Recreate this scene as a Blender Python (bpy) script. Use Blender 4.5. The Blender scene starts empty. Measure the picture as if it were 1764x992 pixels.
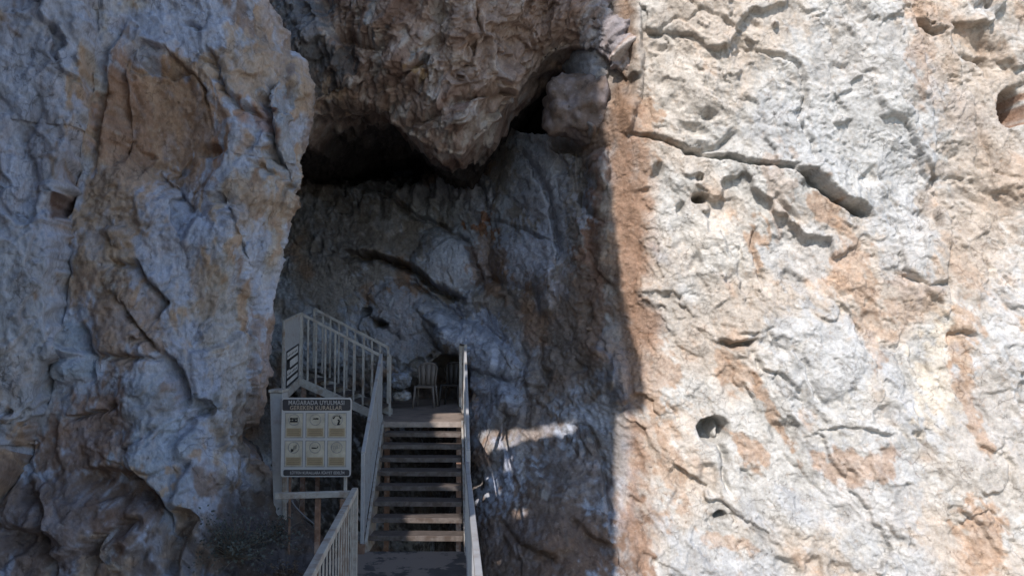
import bpy, bmesh, math, random
import numpy as np
from mathutils import Vector, Matrix
from mathutils.bvhtree import BVHTree

random.seed(4)
scene = bpy.context.scene
COL = scene.collection

# ------------------------------------------------------------------ camera, sky, sun, exposure
FOC = 1384.0                                   # focal length in pixels of a 1764 wide photograph
PITCH = math.atan(80 / FOC)
cam_d = bpy.data.cameras.new('camera'); cam = bpy.data.objects.new('camera', cam_d); COL.objects.link(cam)
cam_d.sensor_width = 36; cam_d.lens = 36 * FOC / 1764
cam_d.clip_start = 0.05; cam_d.clip_end = 2000
cam.location = (0, 0, 0); cam.rotation_euler = (math.pi / 2 + PITCH, 0, 0)
scene.camera = cam

SUN_EL = math.radians(40); SUN_AZ = math.radians(180 + 21)   # azimuth clockwise from +Y
S = Vector((math.sin(SUN_AZ) * math.cos(SUN_EL), math.cos(SUN_AZ) * math.cos(SUN_EL), math.sin(SUN_EL)))
world = bpy.data.worlds.new('World'); scene.world = world; world.use_nodes = True
wn = world.node_tree; bg = wn.nodes['Background']
sky = wn.nodes.new('ShaderNodeTexSky'); sky.sky_type = 'NISHITA'; sky.sun_disc = False
sky.sun_elevation = SUN_EL; sky.sun_rotation = SUN_AZ
sky.air_density = 1.0; sky.dust_density = 0.3; sky.ozone_density = 1.5
wn.links.new(sky.outputs[0], bg.inputs[0]); bg.inputs[1].default_value = 0.15
sd = bpy.data.lights.new('sun', 'SUN'); sd.energy = 3.4; sd.angle = math.radians(0.4); sd.color = (1, 0.935, 0.87)
sun = bpy.data.objects.new('sun', sd); COL.objects.link(sun)
sun.rotation_euler = S.to_track_quat('Z', 'Y').to_euler()
scene.view_settings.view_transform = 'Standard'; scene.view_settings.look = 'None'
scene.view_settings.exposure = 0.72; scene.view_settings.gamma = 1; scene.view_settings.use_curve_mapping = False
scene.render.engine = 'CYCLES'
scene.cycles.max_bounces = 4; scene.cycles.diffuse_bounces = 3; scene.cycles.glossy_bounces = 1

# ------------------------------------------------------------------ photo pixel <-> place
cp, sp_ = math.cos(PITCH), math.sin(PITCH)
def ray(px, py):
    a = (px - 882) / FOC; b = (496 - py) / FOC
    return np.array([a, cp - b * sp_, sp_ + b * cp])
def W(px, py, Y):
    d = ray(px, py); return Vector(d * (Y / d[1]))
def proj(P):
    x, y, z = P[..., 0], P[..., 1], P[..., 2]
    f = y * cp + z * sp_; u = -y * sp_ + z * cp
    f = np.maximum(f, 0.5)
    return 882 + FOC * x / f, 496 - FOC * u / f

# ------------------------------------------------------------------ noise
def hsh(ix, iy, iz, seed):
    h = (ix.astype(np.int64) * 374761393 + iy.astype(np.int64) * 668265263 + iz.astype(np.int64) * 2147483647 + seed * 1274126177) & 0xFFFFFFFF
    h = ((h ^ (h >> 16)) * 0x7feb352d) & 0xFFFFFFFF
    h = ((h ^ (h >> 15)) * 0x46ca68b5) & 0xFFFFFFFF
    h = ((h ^ (h >> 16)) * 0x7feb352d) & 0xFFFFFFFF
    return ((h ^ (h >> 15)) & 0xFFFFFF) / float(0xFFFFFF)
def perlin(p, seed=0):
    i = np.floor(p).astype(np.int64); f = p - i
    u = f * f * f * (f * (f * 6 - 15) + 10)
    out = 0
    for dx in (0, 1):
        for dy in (0, 1):
            for dz in (0, 1):
                h = hsh(i[..., 0] + dx, i[..., 1] + dy, i[..., 2] + dz, seed)
                a = h * 2 * math.pi; zz = hsh(i[..., 0] + dx, i[..., 1] + dy, i[..., 2] + dz, seed + 77) * 2 - 1
                r = np.sqrt(1 - zz * zz)
                g = r * np.cos(a) * (f[..., 0] - dx) + r * np.sin(a) * (f[..., 1] - dy) + zz * (f[..., 2] - dz)
                w = (u[..., 0] if dx else 1 - u[..., 0]) * (u[..., 1] if dy else 1 - u[..., 1]) * (u[..., 2] if dz else 1 - u[..., 2])
                out = out + w * g
    return out * 1.5
def fbm(p, octv=4, seed=0, gain=0.5, ridged=False):
    a, s, out = 1.0, 1.0, 0
    for k in range(octv):
        n = perlin(p * s, seed + k * 13)
        if ridged: n = 1 - 2 * np.abs(n)
        out = out + a * n; a *= gain; s *= 2.03
    return out
def chisel(q, seed, tilt=1.0):
    """broken rock: every cell of a jittered grid is a tilted facet; returns facet height and edge distance"""
    i = np.floor(q).astype(np.int64)
    d1 = np.full(q.shape[:-1], 9.0); d2 = d1.copy(); val = np.zeros(q.shape[:-1])
    z0 = np.zeros_like(i[..., 0])
    for dx in (-1, 0, 1):
        for dy in (-1, 0, 1):
            cx, cy = i[..., 0] + dx, i[..., 1] + dy
            jx = cx + 0.5 + 0.8 * (hsh(cx, cy, z0, seed) - 0.5); jy = cy + 0.5 + 0.8 * (hsh(cx, cy, z0, seed + 5) - 0.5)
            ex, ey = q[..., 0] - jx, q[..., 1] - jy
            d = np.sqrt(ex * ex + ey * ey)
            v = (hsh(cx, cy, z0, seed + 9) - 0.5) + tilt * (ex * (hsh(cx, cy, z0, seed + 11) * 2 - 1) + ey * (hsh(cx, cy, z0, seed + 17) * 2 - 1))
            m = d < d1
            d2 = np.where(m, d1, np.minimum(d2, d)); val = np.where(m, v, val); d1 = np.where(m, d, d1)
    return val, d2 - d1
def blur(A, n, it=2):
    for _ in range(it):
        for ax in (0, 1):
            pad = [(0, 0), (0, 0)]; pad[ax] = (n, n)
            B = np.pad(A, pad, mode='edge'); c = np.cumsum(B, axis=ax)
            c = np.concatenate([np.zeros_like(np.take(c, [0], ax)), c], ax)
            L = A.shape[ax]; k = 2 * n + 1
            A = (np.take(c, range(k, k + L), ax) - np.take(c, range(0, L), ax)) / k
    return A
def table(X, Z, xs, zs, T):
    T = np.array(T, float); xs = np.array(xs, float); zs = np.array(zs, float)
    if zs[0] > zs[-1]: zs = zs[::-1]; T = T[::-1]
    i = np.clip(np.searchsorted(xs, X) - 1, 0, len(xs) - 2); j = np.clip(np.searchsorted(zs, Z) - 1, 0, len(zs) - 2)
    u = np.clip((X - xs[i]) / (xs[i + 1] - xs[i]), 0, 1); v = np.clip((Z - zs[j]) / (zs[j + 1] - zs[j]), 0, 1)
    return (T[j, i] * (1 - u) + T[j, i + 1] * u) * (1 - v) + (T[j + 1, i] * (1 - u) + T[j + 1, i + 1] * u) * v
def sstep(a, b, x):
    t = np.clip((x - a) / (b - a), 0, 1); return t * t * (3 - 2 * t)

# ------------------------------------------------------------------ features of the rock
def polydist(px, py, pts):
    """distance to a polyline, signed side, position along (0..1)"""
    best = np.full(px.shape, 1e9); side = np.zeros(px.shape); along = np.zeros(px.shape)
    n = len(pts) - 1
    for k in range(n):
        ax, ay = pts[k]; bx, by = pts[k + 1]
        dx, dy = bx - ax, by - ay; L2 = dx * dx + dy * dy + 1e-9
        t = np.clip(((px - ax) * dx + (py - ay) * dy) / L2, 0, 1)
        ex, ey = px - ax - t * dx, py - ay - t * dy
        d = np.hypot(ex, ey); m = d < best
        best = np.where(m, d, best); side = np.where(m, np.sign(dx * ey - dy * ex), side); along = np.where(m, (k + t) / n, along)
    return best, side, along
def crack(H, px, py, pts, w=3.0, d=0.1, lip=0.0, rng=26):
    """groove w px wide and d metres deep; lip > 0 lifts the rock above / left of the line"""
    xs = [p[0] for p in pts]; ys = [p[1] for p in pts]; R = max(3.2 * w, 2.6 * rng if lip else 0) + 6
    m = (px > min(xs) - R) & (px < max(xs) + R) & (py > min(ys) - R) & (py < max(ys) + R)
    if not m.any(): return
    dd, s, al = polydist(px[m], py[m], pts)
    taper = np.clip(np.minimum(al, 1 - al) * 5 + 0.35, 0, 1)
    h = -d * taper * np.exp(-(dd / w) ** 2)
    if lip: h += lip * taper * np.where(s < 0, np.exp(-(dd / rng)), 0) * (1 - np.exp(-(dd / (0.5 * w)) ** 2) * 0.5)
    H[m] += h
def lump(H, px, py, cx, cy, rx, ry, h, ang=0, p=1.0, flat=False):
    R = max(rx, ry) * 1.3
    m = (abs(px - cx) < R) & (abs(py - cy) < R)
    if not m.any(): return
    a = math.radians(ang); x, y = px[m] - cx, py[m] - cy
    u = (x * math.cos(a) + y * math.sin(a)) / rx; v = (-x * math.sin(a) + y * math.cos(a)) / ry
    r = u * u + v * v
    H[m] += h * (np.clip(1 - r * r, 0, 1) if flat else np.clip(1 - r, 0, 1) ** p)
HF = [None]
def patch(C, px, py, cx, cy, rx, ry, col, k=1.0, ang=0, soft=0.22):
    R = max(rx, ry) * 1.7
    m = (abs(px - cx) < R) & (abs(py - cy) < R)
    if not m.any(): return
    a = math.radians(ang); x, y = px[m] - cx, py[m] - cy
    u = (x * math.cos(a) + y * math.sin(a)) / rx; v = (-x * math.sin(a) + y * math.cos(a)) / ry
    hf = HF[0][m]
    w = k * sstep(1 + soft, 1 - soft, np.sqrt(u * u + v * v) + 0.55 * hf) * (0.8 + 0.2 * sstep(-0.35, 0.25, -hf))
    C[m] = C[m] * (1 - w[:, None]) + np.array(col) * w[:, None]

GREY = (0.36, 0.375, 0.405); PALE = (0.48, 0.47, 0.455); CREAM = (0.455, 0.405, 0.36); OCHRE = (0.40, 0.275, 0.195)
BROWN = (0.235, 0.155, 0.11); RUST = (0.30, 0.15, 0.085); TAN = (0.27, 0.175, 0.125); SOOT_SHADE = (0.035, 0.032, 0.032); DGREY = (0.17, 0.18, 0.20)  # the near-black tone stands for soot and for painted cave shade
def mixc(C, col, w):
    w = np.clip(w, 0, 1)[..., None]; return C * (1 - w) + np.array(col) * w

# ------------------------------------------------------------------ rock material
def rock_material(name, bump=1.0, fine=1.0, streak=(1, 1, 1)):
    m = bpy.data.materials.new(name); m.use_nodes = True; nt = m.node_tree; N = nt.nodes; L = nt.links
    b = N['Principled BSDF']; b.inputs['Roughness'].default_value = 0.92
    b.inputs['Specular IOR Level'].default_value = 0.25
    tc = N.new('ShaderNodeTexCoord'); mp = N.new('ShaderNodeMapping'); mp.inputs['Scale'].default_value = streak
    L.new(tc.outputs['Object'], mp.inputs[0])
    at = N.new('ShaderNodeAttribute'); at.attribute_name = 'Col'
    def noise(sc, det, rough, w=None):
        n = N.new('ShaderNodeTexNoise'); n.inputs['Scale'].default_value = sc; n.inputs['Detail'].default_value = det; n.inputs['Roughness'].default_value = rough
        L.new((w or mp.outputs[0]), n.inputs['Vector']); return n
    n1 = noise(5, 5, 0.65); n2 = noise(26, 3, 0.7); n3 = noise(2.2, 2, 0.55)
    r1 = N.new('ShaderNodeMapRange'); r1.inputs[1].default_value = 0.3; r1.inputs[2].default_value = 0.7; r1.inputs[3].default_value = 0.80; r1.inputs[4].default_value = 1.18
    L.new(n1.outputs[0], r1.inputs[0])
    r2 = N.new('ShaderNodeMapRange'); r2.inputs[1].default_value = 0.3; r2.inputs[2].default_value = 0.7; r2.inputs[3].default_value = 0.82; r2.inputs[4].default_value = 1.15
    L.new(n2.outputs[0], r2.inputs[0])
    mu = N.new('ShaderNodeMath'); mu.operation = 'MULTIPLY'; L.new(r1.outputs[0], mu.inputs[0]); L.new(r2.outputs[0], mu.inputs[1])
    mx = N.new('ShaderNodeMix'); mx.data_type = 'RGBA'; mx.blend_type = 'MULTIPLY'; mx.inputs[0].default_value = 1
    L.new(at.outputs['Color'], mx.inputs[6]); L.new(mu.outputs[0], mx.inputs[7])
    # small warm stains and pale calcite flecks
    r3 = N.new('ShaderNodeMapRange'); r3.inputs[1].default_value = 0.56; r3.inputs[2].default_value = 0.72; r3.inputs[3].default_value = 0; r3.inputs[4].default_value = 0.45
    n4 = noise(9, 4, 0.72); L.new(n4.outputs[0], r3.inputs[0])
    st = N.new('ShaderNodeMix'); st.data_type = 'RGBA'; st.blend_type = 'MULTIPLY'; st.inputs[7].default_value = (0.80, 0.60, 0.44, 1)
    L.new(r3.outputs[0], st.inputs[0]); L.new(mx.outputs[2], st.inputs[6])
    n5 = noise(17, 4, 0.75); r4 = N.new('ShaderNodeMapRange'); r4.inputs[1].default_value = 0.60; r4.inputs[2].default_value = 0.72; r4.inputs[3].default_value = 0; r4.inputs[4].default_value = 0.55
    L.new(n5.outputs[0], r4.inputs[0])
    fl = N.new('ShaderNodeMix'); fl.data_type = 'RGBA'; fl.blend_type = 'SCREEN'; fl.inputs[7].default_value = (0.26, 0.25, 0.23, 1)
    L.new(r4.outputs[0], fl.inputs[0]); L.new(st.outputs[2], fl.inputs[6])
    L.new(fl.outputs[2], b.inputs['Base Color'])
    # hairline fractures, chips, pits and grain
    wv = N.new('ShaderNodeVectorMath'); wv.operation = 'MULTIPLY_ADD'; wv.inputs[1].default_value = (0.55, 0.55, 0.55)
    L.new(n3.outputs['Color'], wv.inputs[0]); L.new(mp.outputs[0], wv.inputs[2])
    wv2 = N.new('ShaderNodeVectorMath'); wv2.operation = 'MULTIPLY_ADD'; wv2.inputs[1].default_value = (0.06, 0.06, 0.06)
    L.new(n2.outputs['Color'], wv2.inputs[0]); L.new(wv.outputs[0], wv2.inputs[2])
    def vor(feature, sc):
        v = N.new('ShaderNodeTexVoronoi'); v.feature = feature; v.inputs['Scale'].default_value = sc; L.new(wv2.outputs[0], v.inputs['Vector']); return v
    def rng(src, a, b_, c, d):
        r = N.new('ShaderNodeMapRange'); r.inputs[1].default_value = a; r.inputs[2].default_value = b_; r.inputs[3].default_value = c; r.inputs[4].default_value = d; L.new(src, r.inputs[0]); return r.outputs[0]
    def math_(op, a, b_):
        n = N.new('ShaderNodeMath'); n.operation = op
        for i, v in enumerate((a, b_)):
            if isinstance(v, (int, float)): n.inputs[i].default_value = v
            else: L.new(v, n.inputs[i])
        return n.outputs[0]
    gate = rng(n3.outputs[0], 0.51, 0.62, 0, 1); gate2 = rng(noise(3.7, 1, 0.5).outputs[0], 0.54, 0.64, 0, 1)
    k1 = math_('MULTIPLY', rng(vor('DISTANCE_TO_EDGE', 3.4).outputs[0], 0, 0.022, 1, 0), gate)
    k2 = math_('MULTIPLY', rng(vor('DISTANCE_TO_EDGE', 8.5).outputs[0], 0, 0.035, 1, 0), gate2)
    crk = math_('MAXIMUM', k1, k2)
    pv = vor('F1', 7.0); sepc = N.new('ShaderNodeSeparateColor'); L.new(pv.outputs['Color'], sepc.inputs[0])
    pit = math_('MULTIPLY', rng(pv.outputs['Distance'], 0.07, 0.14, 1, 0), rng(sepc.outputs[0], 0.72, 0.75, 0, 1))
    dirt = math_('MAXIMUM', math_('MULTIPLY', crk, 0.42), math_('MULTIPLY', pit, 0.45))
    dk = N.new('ShaderNodeMix'); dk.data_type = 'RGBA'; dk.blend_type = 'MULTIPLY'; dk.inputs[7].default_value = (0.30, 0.24, 0.20, 1)
    L.new(dirt, dk.inputs[0]); L.new(fl.outputs[2], dk.inputs[6]); L.new(dk.outputs[2], b.inputs['Base Color'])
    ch = vor('F1', 11.0); s1 = N.new('ShaderNodeSeparateColor'); L.new(ch.outputs['Color'], s1.inputs[0])
    chips = math_('MULTIPLY', s1.outputs[0], 1.1)
    hgt = math_('SUBTRACT', chips, math_('MULTIPLY', math_('ADD', crk, pit), 2.2))
    b1 = N.new('ShaderNodeBump'); b1.inputs['Strength'].default_value = 0.5 * bump; b1.inputs['Distance'].default_value = 0.016; L.new(hgt, b1.inputs['Height'])
    b2 = N.new('ShaderNodeBump'); b2.inputs['Strength'].default_value = 0.6 * bump; b2.inputs['Distance'].default_value = 0.04; L.new(n1.outputs[0], b2.inputs['Height']); L.new(b1.outputs[0], b2.inputs['Normal'])
    b3 = N.new('ShaderNodeBump'); b3.inputs['Strength'].default_value = 0.7 * fine; b3.inputs['Distance'].default_value = 0.02; L.new(n2.outputs[0], b3.inputs['Height']); L.new(b2.outputs[0], b3.inputs['Normal'])
    L.new(b3.outputs[0], b.inputs['Normal'])
    return m

def normals(P):
    du = np.gradient(P, axis=1); dv = np.gradient(P, axis=0)
    n = np.cross(du, dv); n /= np.linalg.norm(n, axis=-1, keepdims=True) + 1e-12
    return n
def grid_mesh(name, P, C, mat, smooth=True):
    h, w = P.shape[:2]
    me = bpy.data.meshes.new(name)
    idx = np.arange(h * w).reshape(h, w)
    q = np.stack([idx[:-1, :-1], idx[:-1, 1:], idx[1:, 1:], idx[1:, :-1]], -1).reshape(-1, 4)
    me.vertices.add(h * w); me.vertices.foreach_set('co', P.reshape(-1).astype(np.float32))
    me.loops.add(q.size); me.loops.foreach_set('vertex_index', q.reshape(-1).astype(np.int32))
    me.polygons.add(len(q)); me.polygons.foreach_set('loop_start', np.arange(0, q.size, 4, dtype=np.int32))
    me.polygons.foreach_set('use_smooth', np.full(len(q), smooth))
    me.update(calc_edges=True)
    a = me.color_attributes.new('Col', 'FLOAT_COLOR', 'POINT')
    rgba = np.ones((h * w, 4), np.float32); rgba[:, :3] = np.clip(C.reshape(-1, 3), 0.01, 0.9)
    a.data.foreach_set('color', rgba.reshape(-1))
    me.materials.append(mat)
    o = bpy.data.objects.new(name, me); COL.objects.link(o)
    o['kind'] = 'structure'
    return o

# ================================================================== THE MAIN CLIFF (cave back wall, inner corner, sunlit face)
def main_cliff():
    step = 0.0165
    X, Z = np.meshgrid(np.arange(-7.5, 9.6, step), np.arange(-5.2, 6.6, step))
    xs = [-7.5, -3.6, -1.8, -0.6, 0.4, 1.2, 1.75, 2.7, 4.5, 6.5, 9.6]
    zs = [6.6, 3.5, 1.6, -0.2, -2, -4, -5.2]
    T = [[17, 17, 17, 16, 14, 12.1, 11.5, 11.2, 11.0, 10.9, 10.6],
         [17.5, 17.5, 17.3, 16.2, 14.3, 12.5, 11.8, 11.5, 11.2, 11.1, 10.8],
         [16.8, 16.4, 16.0, 15.5, 14.2, 12.8, 12.0, 11.7, 11.35, 11.1, 10.6],
         [16.3, 15.9, 15.7, 15.3, 13.8, 12.7, 12.1, 11.7, 11.2, 10.9, 10.3],
         [17, 17, 17, 13.1, 12.4, 12.1, 11.9, 11.5, 11.0, 10.6, 9.9],
         [17, 17, 17, 11.3, 10.1, 10.2, 10.8, 11.1, 10.7, 10.2, 9.5],
         [17, 17, 17, 10.4, 9.2, 9.4, 10.2, 10.8, 10.4, 9.8, 9.2]]
    Y = blur(table(X, Z, xs, zs, T), 14, 3)
    P = np.stack([X, Y, Z], -1)
    px, py = proj(P)
    # warp the drawing of the features so that nothing is ruler straight
    wp = P * 1.7
    wx = fbm(wp, 3, 5); wy = fbm(wp, 3, 6)
    fx = fbm(P * 7, 3, 7); fy = fbm(P * 7, 3, 8)
    qx = px + 5 * wx + 3 * fx; qy = py + 5 * wy + 3 * fy
    lit = sstep(1010, 1080, px)                                        # the outer face, right of the corner
    H = np.zeros(X.shape)
    # bedding leans down to the right
    ca, sa = math.cos(math.radians(57)), math.sin(math.radians(57))
    U = X * ca - Z * sa; V = X * sa + Z * ca                          # U runs down-right
    A = np.stack([U * 0.55, V, Y * 0.5], -1)
    H += 0.12 * fbm(A * 0.7, 2, 21) + 0.035 * fbm(A * 1.9, 4, 22, ridged=True) - 0.02
    wa = np.stack([U * 0.55 + 0.22 * wx, V + 0.22 * wy], -1); ff = np.stack([fx, fy], -1)
    c1, e1 = chisel(wa * 1.0, 31, 0.9); c2, e2 = chisel(wa * 2.5 + 0.10 * ff, 32, 1.0); c3, e3 = chisel(wa * 6.0 + 0.18 * ff, 33, 1.1); c4, e4 = chisel(wa * 14.0 + 0.3 * ff, 34, 1.1)
    patchy = sstep(-0.3, 0.25, fbm(P * 0.9 + 7, 3, 41)); patchy2 = sstep(-0.25, 0.3, fbm(P * 1.7 + 17, 3, 42))
    H += 0.15 * c1 + 0.080 * c2 * (0.3 + 0.7 * patchy) + 0.038 * c3 * (0.15 + 0.85 * patchy2) + 0.013 * c4 * (0.2 + 0.8 * patchy)
    H -= 0.045 * np.exp(-(e1 / 0.012) ** 2) * sstep(-0.1, 0.3, wx)
    H -= 0.035 * np.exp(-(e2 / 0.022) ** 2) * sstep(0.0, 0.4, fbm(P * 1.3, 2, 44))
    H -= 0.02 * np.exp(-(e3 / 0.05) ** 2) * sstep(0.1, 0.4, fbm(P * 2.3, 2, 45))
    B = np.stack([U * 0.6, V, Y], -1)
    H += 0.010 * fbm(B * 9, 4, 23, 0.6, ridged=True) * (0.4 + patchy) + 0.005 * fbm(P * 24, 2, 24)
    H *= 1 - 0.35 * sstep(1030, 960, px)
    # pock marks
    v, e = chisel(np.stack([X, Z], -1) * 3.1 + 0.3 * np.stack([wx, wy], -1), 51, 0)
    cav = sstep(0.36, 0.49, v) * sstep(0.12, 0.5, e)
    H -= 0.10 * cav
    # --- smooth mud-covered column along the corner
    cpx = px + 16 * wx + 9 * fx
    col = np.exp(-((cpx - (1078 + (py - 300) * 0.03)) / (22 + 8 * wy)) ** 2) * sstep(90, 230, py) * sstep(680, 520, py)
    col += sstep(1, 0, np.hypot((px - 1115) / 50, (py - 560) / 55))
    col = np.clip(col * 1.3, 0, 1)
    H = H * (1 - 0.82 * col) + 0.03 * col
    G = np.zeros(X.shape)                                             # drawn features push straight out of the face
    K = lambda pts, w=3.0, **k: crack(G, qx, qy, pts, w=0.72 * w, **k)
    M = lambda *a, **k: lump(G, qx, qy, *a, **k)
    # sunlit face
    K([(1090, 232), (1135, 238), (1175, 250), (1205, 267), (1260, 269), (1315, 281), (1355, 291), (1388, 300)], w=3.4, d=0.22, lip=0.10, rng=22)
    K([(1385, 298), (1412, 320), (1442, 346), (1468, 364), (1496, 372)], w=7, d=0.45, lip=0.30, rng=30)
    M(1476, 360, 24, 12, -0.30, ang=25)
    K([(1185, 258), (1212, 262), (1236, 256), (1250, 242), (1262, 230)], w=6, d=0.15)
    M(1200, 255, 34, 16, -0.08)
    K([(1165, -10), (1205, 18), (1240, 36), (1275, 60), (1297, 84)], w=2.5, d=0.07, lip=0.03)
    K([(1295, 84), (1330, 96), (1366, 106), (1384, 128), (1390, 165), (1374, 205), (1392, 250), (1402, 285)], w=3.5, d=0.10, lip=0.06, rng=24)
    K([(1110, 55), (1135, 60), (1160, 30), (1185, 40), (1210, 20)], w=3, d=0.08)
    K([(1302, 392), (1296, 425), (1308, 462), (1320, 500)], w=4, d=0.14)
    K([(1336, 335), (1352, 358), (1374, 378)], w=5, d=0.12, lip=0.05, rng=16)
    K([(1322, 570), (1340, 598), (1368, 606), (1384, 634), (1398, 676), (1424, 706)], w=4, d=0.11, lip=-0.05, rng=26)
    K([(1298, 608), (1306, 632), (1342, 648), (1376, 678)], w=4, d=0.12, lip=0.05, rng=22)
    M(1405, 610, 88, 92, 0.12, ang=30, flat=True)
    M(1330, 625, 45, 30, 0.06, flat=True)
    M(1230, 742, 27, 23, -0.75, p=0.45); M(1240, 746, 7, 13, 0.40, p=0.5)
    K([(1236, 760), (1250, 790), (1252, 800)], w=7, d=0.20)
    K([(1246, 802), (1251, 828), (1262, 856)], w=4, d=0.16)
    K([(1280, 808), (1305, 830)], w=3.5, d=0.11)
    M(1240, 886, 10, 8, -0.4, p=0.5); K([(1255, 884), (1264, 896), (1262, 906)], w=2.4, d=0.10)
    M(1205, 343, 11, 9, -0.4, p=0.5); M(1172, 360, 8, 13, -0.15, p=0.7, ang=-20); M(1130, 292, 10, 18, -0.16, p=0.7, ang=30)
    M(1195, 225, 34, 12, -0.15, ang=12); M(1222, 198, 20, 12, -0.15); M(1140, 80, 24, 10, -0.12)
    K([(1240, 590), (1262, 596), (1300, 584)], w=6, d=0.3, lip=0.12, rng=20); K([(1272, 578), (1308, 574)], w=4, d=0.1)
    K([(1342, 776), (1362, 800), (1384, 814), (1410, 842), (1432, 870)], w=2.4, d=0.07)
    K([(1405, 745), (1450, 738), (1500, 742), (1542, 745)], w=3, d=0.08, lip=0.03)
    M(1705, 50, 60, 30, 0.14, ang=30); K([(1580, 40), (1596, 52), (1614, 54)], w=6, d=0.2, lip=0.08, rng=14)
    M(1752, 184, 26, 36, -0.9, p=0.5); K([(1662, 92), (1700, 110), (1712, 136)], w=5, d=0.15); M(1700, 105, 16, 10, -0.16, ang=35)
    K([(1562, -20), (1585, 80), (1606, 190), (1614, 300), (1640, 380), (1634, 480), (1610, 505)], w=3, d=0.04, lip=-0.08, rng=70)
    K([(1636, 490), (1600, 496), (1576, 482), (1555, 478)], w=5, d=0.14, lip=0.12, rng=36)
    K([(1636, 574), (1662, 570), (1684, 580)], w=5, d=0.15, lip=0.06); K([(1634, 470), (1640, 620)], w=2.6, d=0.07)
    K([(1512, 300), (1540, 345), (1556, 372)], w=4, d=0.09); M(1596, 370, 8, 14, -0.10); M(1520, 330, 16, 20, 0.08)
    K([(1680, 180), (1700, 250), (1712, 300), (1760, 310)], w=3, d=0.09); K([(1700, 440), (1760, 510)], w=3, d=0.08)
    K([(1500, 300), (1545, 400), (1560, 500)], w=2.5, d=0.06); K([(1420, 90), (1440, 150), (1470, 260)], w=3, d=0.05)
    K([(1150, 690), (1166, 712), (1172, 726)], w=3, d=0.10); K([(1085, 862), (1104, 866)], w=3, d=0.09); K([(1080, 842), (1090, 850)], w=3, d=0.08)
    K([(1190, 560), (1230, 590)], w=2, d=0.05); K([(1108, 950), (1150, 975), (1180, 990)], w=2.5, d=0.08)
    K([(1650, 900), (1700, 880), (1740, 920)], w=3, d=0.08); K([(1640, 640), (1700, 720), (1740, 800)], w=2.6, d=0.06)
    K([(1560, 560), (1545, 620), (1575, 700), (1590, 800)], w=3, d=0.03, lip=-0.05, rng=60)
    M(1240, 420, 50, 62, 0.12); M(1190, 150, 70, 55, 0.10); M(1330, 180, 60, 60, 0.07); M(1180, 310, 40, 22, 0.06)
    M(1520, 180, 60, 130, 0.10); M(1500, 860, 90, 110, 0.10); M(1640, 800, 60, 120, 0.06)
    # corner: rib and hanging block
    M(1094, 90, 13, 100, 0.16, p=0.7); M(1084, 200, 12, 36, 0.16, p=0.6)
    K([(1088, 60), (1080, 120), (1084, 180), (1076, 225)], w=6, d=0.07)
    M(1015, 110, 34, 40, 0.3, p=0.8)
    K([(1005, 153), (1030, 157), (1048, 160)], w=3, d=0.15); M(1018, 226, 12, 13, 0.35, p=0.5)
    M(925, 165, 74, 64, -3.6, p=0.4); M(985, 250, 40, 18, -0.5)
    M(1010, 300, 20, 60, -0.35, p=0.8); M(1040, 290, 18, 40, 0.3, p=0.7); M(1028, 420, 16, 60, -0.15)
    # cave back wall
    K([(598, 438), (650, 446), (690, 456), (722, 472), (742, 492), (775, 512), (802, 518)], w=8, d=0.7, lip=0.32, rng=40)
    K([(628, 318), (660, 338), (715, 372), (765, 392), (806, 420), (830, 468), (826, 505)], w=6, d=0.40, lip=-0.26, rng=50)
    M(775, 450, 62, 70, 0.50, ang=40, p=0.55); M(812, 520, 24, 20, 0.25, p=0.5)
    K([(812, 290), (838, 330), (844, 365), (836, 378)], w=5, d=0.25, lip=0.12, rng=24); M(822, 335, 26, 50, 0.22, ang=-10, p=0.6)
    K([(900, 262), (925, 292), (945, 330), (952, 365), (962, 400), (968, 418)], w=7, d=0.35, lip=0.10)
    K([(830, 378), (870, 384), (905, 394), (922, 410), (962, 418)], w=3.4, d=0.16, lip=0.07)
    K([(904, 392), (914, 408), (930, 412)], w=6, d=0.22); K([(966, 415), (962, 450)], w=6, d=0.25)
    K([(828, 474), (860, 488), (900, 498), (925, 500)], w=4.5, d=0.18)
    K([(1000, 330), (1010, 352), (1036, 372)], w=7, d=0.3); K([(985, 300), (990, 340)], w=5, d=0.15)
    M(908, 450, 62, 54, 0.4, p=0.5); M(945, 500, 20, 46, 0.34, p=0.5); M(900, 520, 18, 18, 0.15); M(870, 520, 20, 25, -0.20); M(915, 310, 44, 70, 0.16, ang=-20)
    M(632, 538, 10, 10, -0.5, p=0.5); M(657, 562, 13, 7, -0.5, p=0.5); K([(636, 546), (650, 560), (666, 566)], w=5, d=0.25)
    K([(700, 480), (740, 512), (790, 545), (850, 575), (880, 598)], w=6, d=0.20, lip=-0.22, rng=46)
    M(815, 595, 95, 38, 0.55, ang=30, p=0.5); M(690, 530, 60, 46, 0.25, ang=30, p=0.7); M(750, 545, 40, 18, 0.25, ang=40, p=0.6)
    M(780, 586, 34, 26, 0.50, p=0.5); M(778, 655, 36, 46, -1.6, p=0.5); M(746, 615, 5, 5, -0.3, p=0.5)
    M(690, 650, 22, 20, 0.22, p=0.5); M(662, 640, 20, 22, 0.20); M(720, 640, 20, 16, 0.12); K([(670, 660), (700, 676), (735, 668)], w=8, d=0.35)
    K([(904, 590), (912, 625), (900, 660), (912, 690)], w=5, d=0.2); K([(926, 580), (938, 600), (934, 640), (948, 660)], w=5, d=0.18); K([(870, 700), (868, 760), (880, 800), (892, 850)], w=5, d=0.2, lip=-0.12, rng=30)
    M(878, 690, 20, 30, 0.25, p=0.6); M(1040, 640, 26, 40, 0.30, p=0.6); M(1068, 655, 22, 50, 0.22, p=0.6); K([(985, 735), (1020, 738), (1040, 790), (1048, 860), (1052, 900)], w=4.5, d=0.16, lip=-0.08, rng=24)
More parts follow.
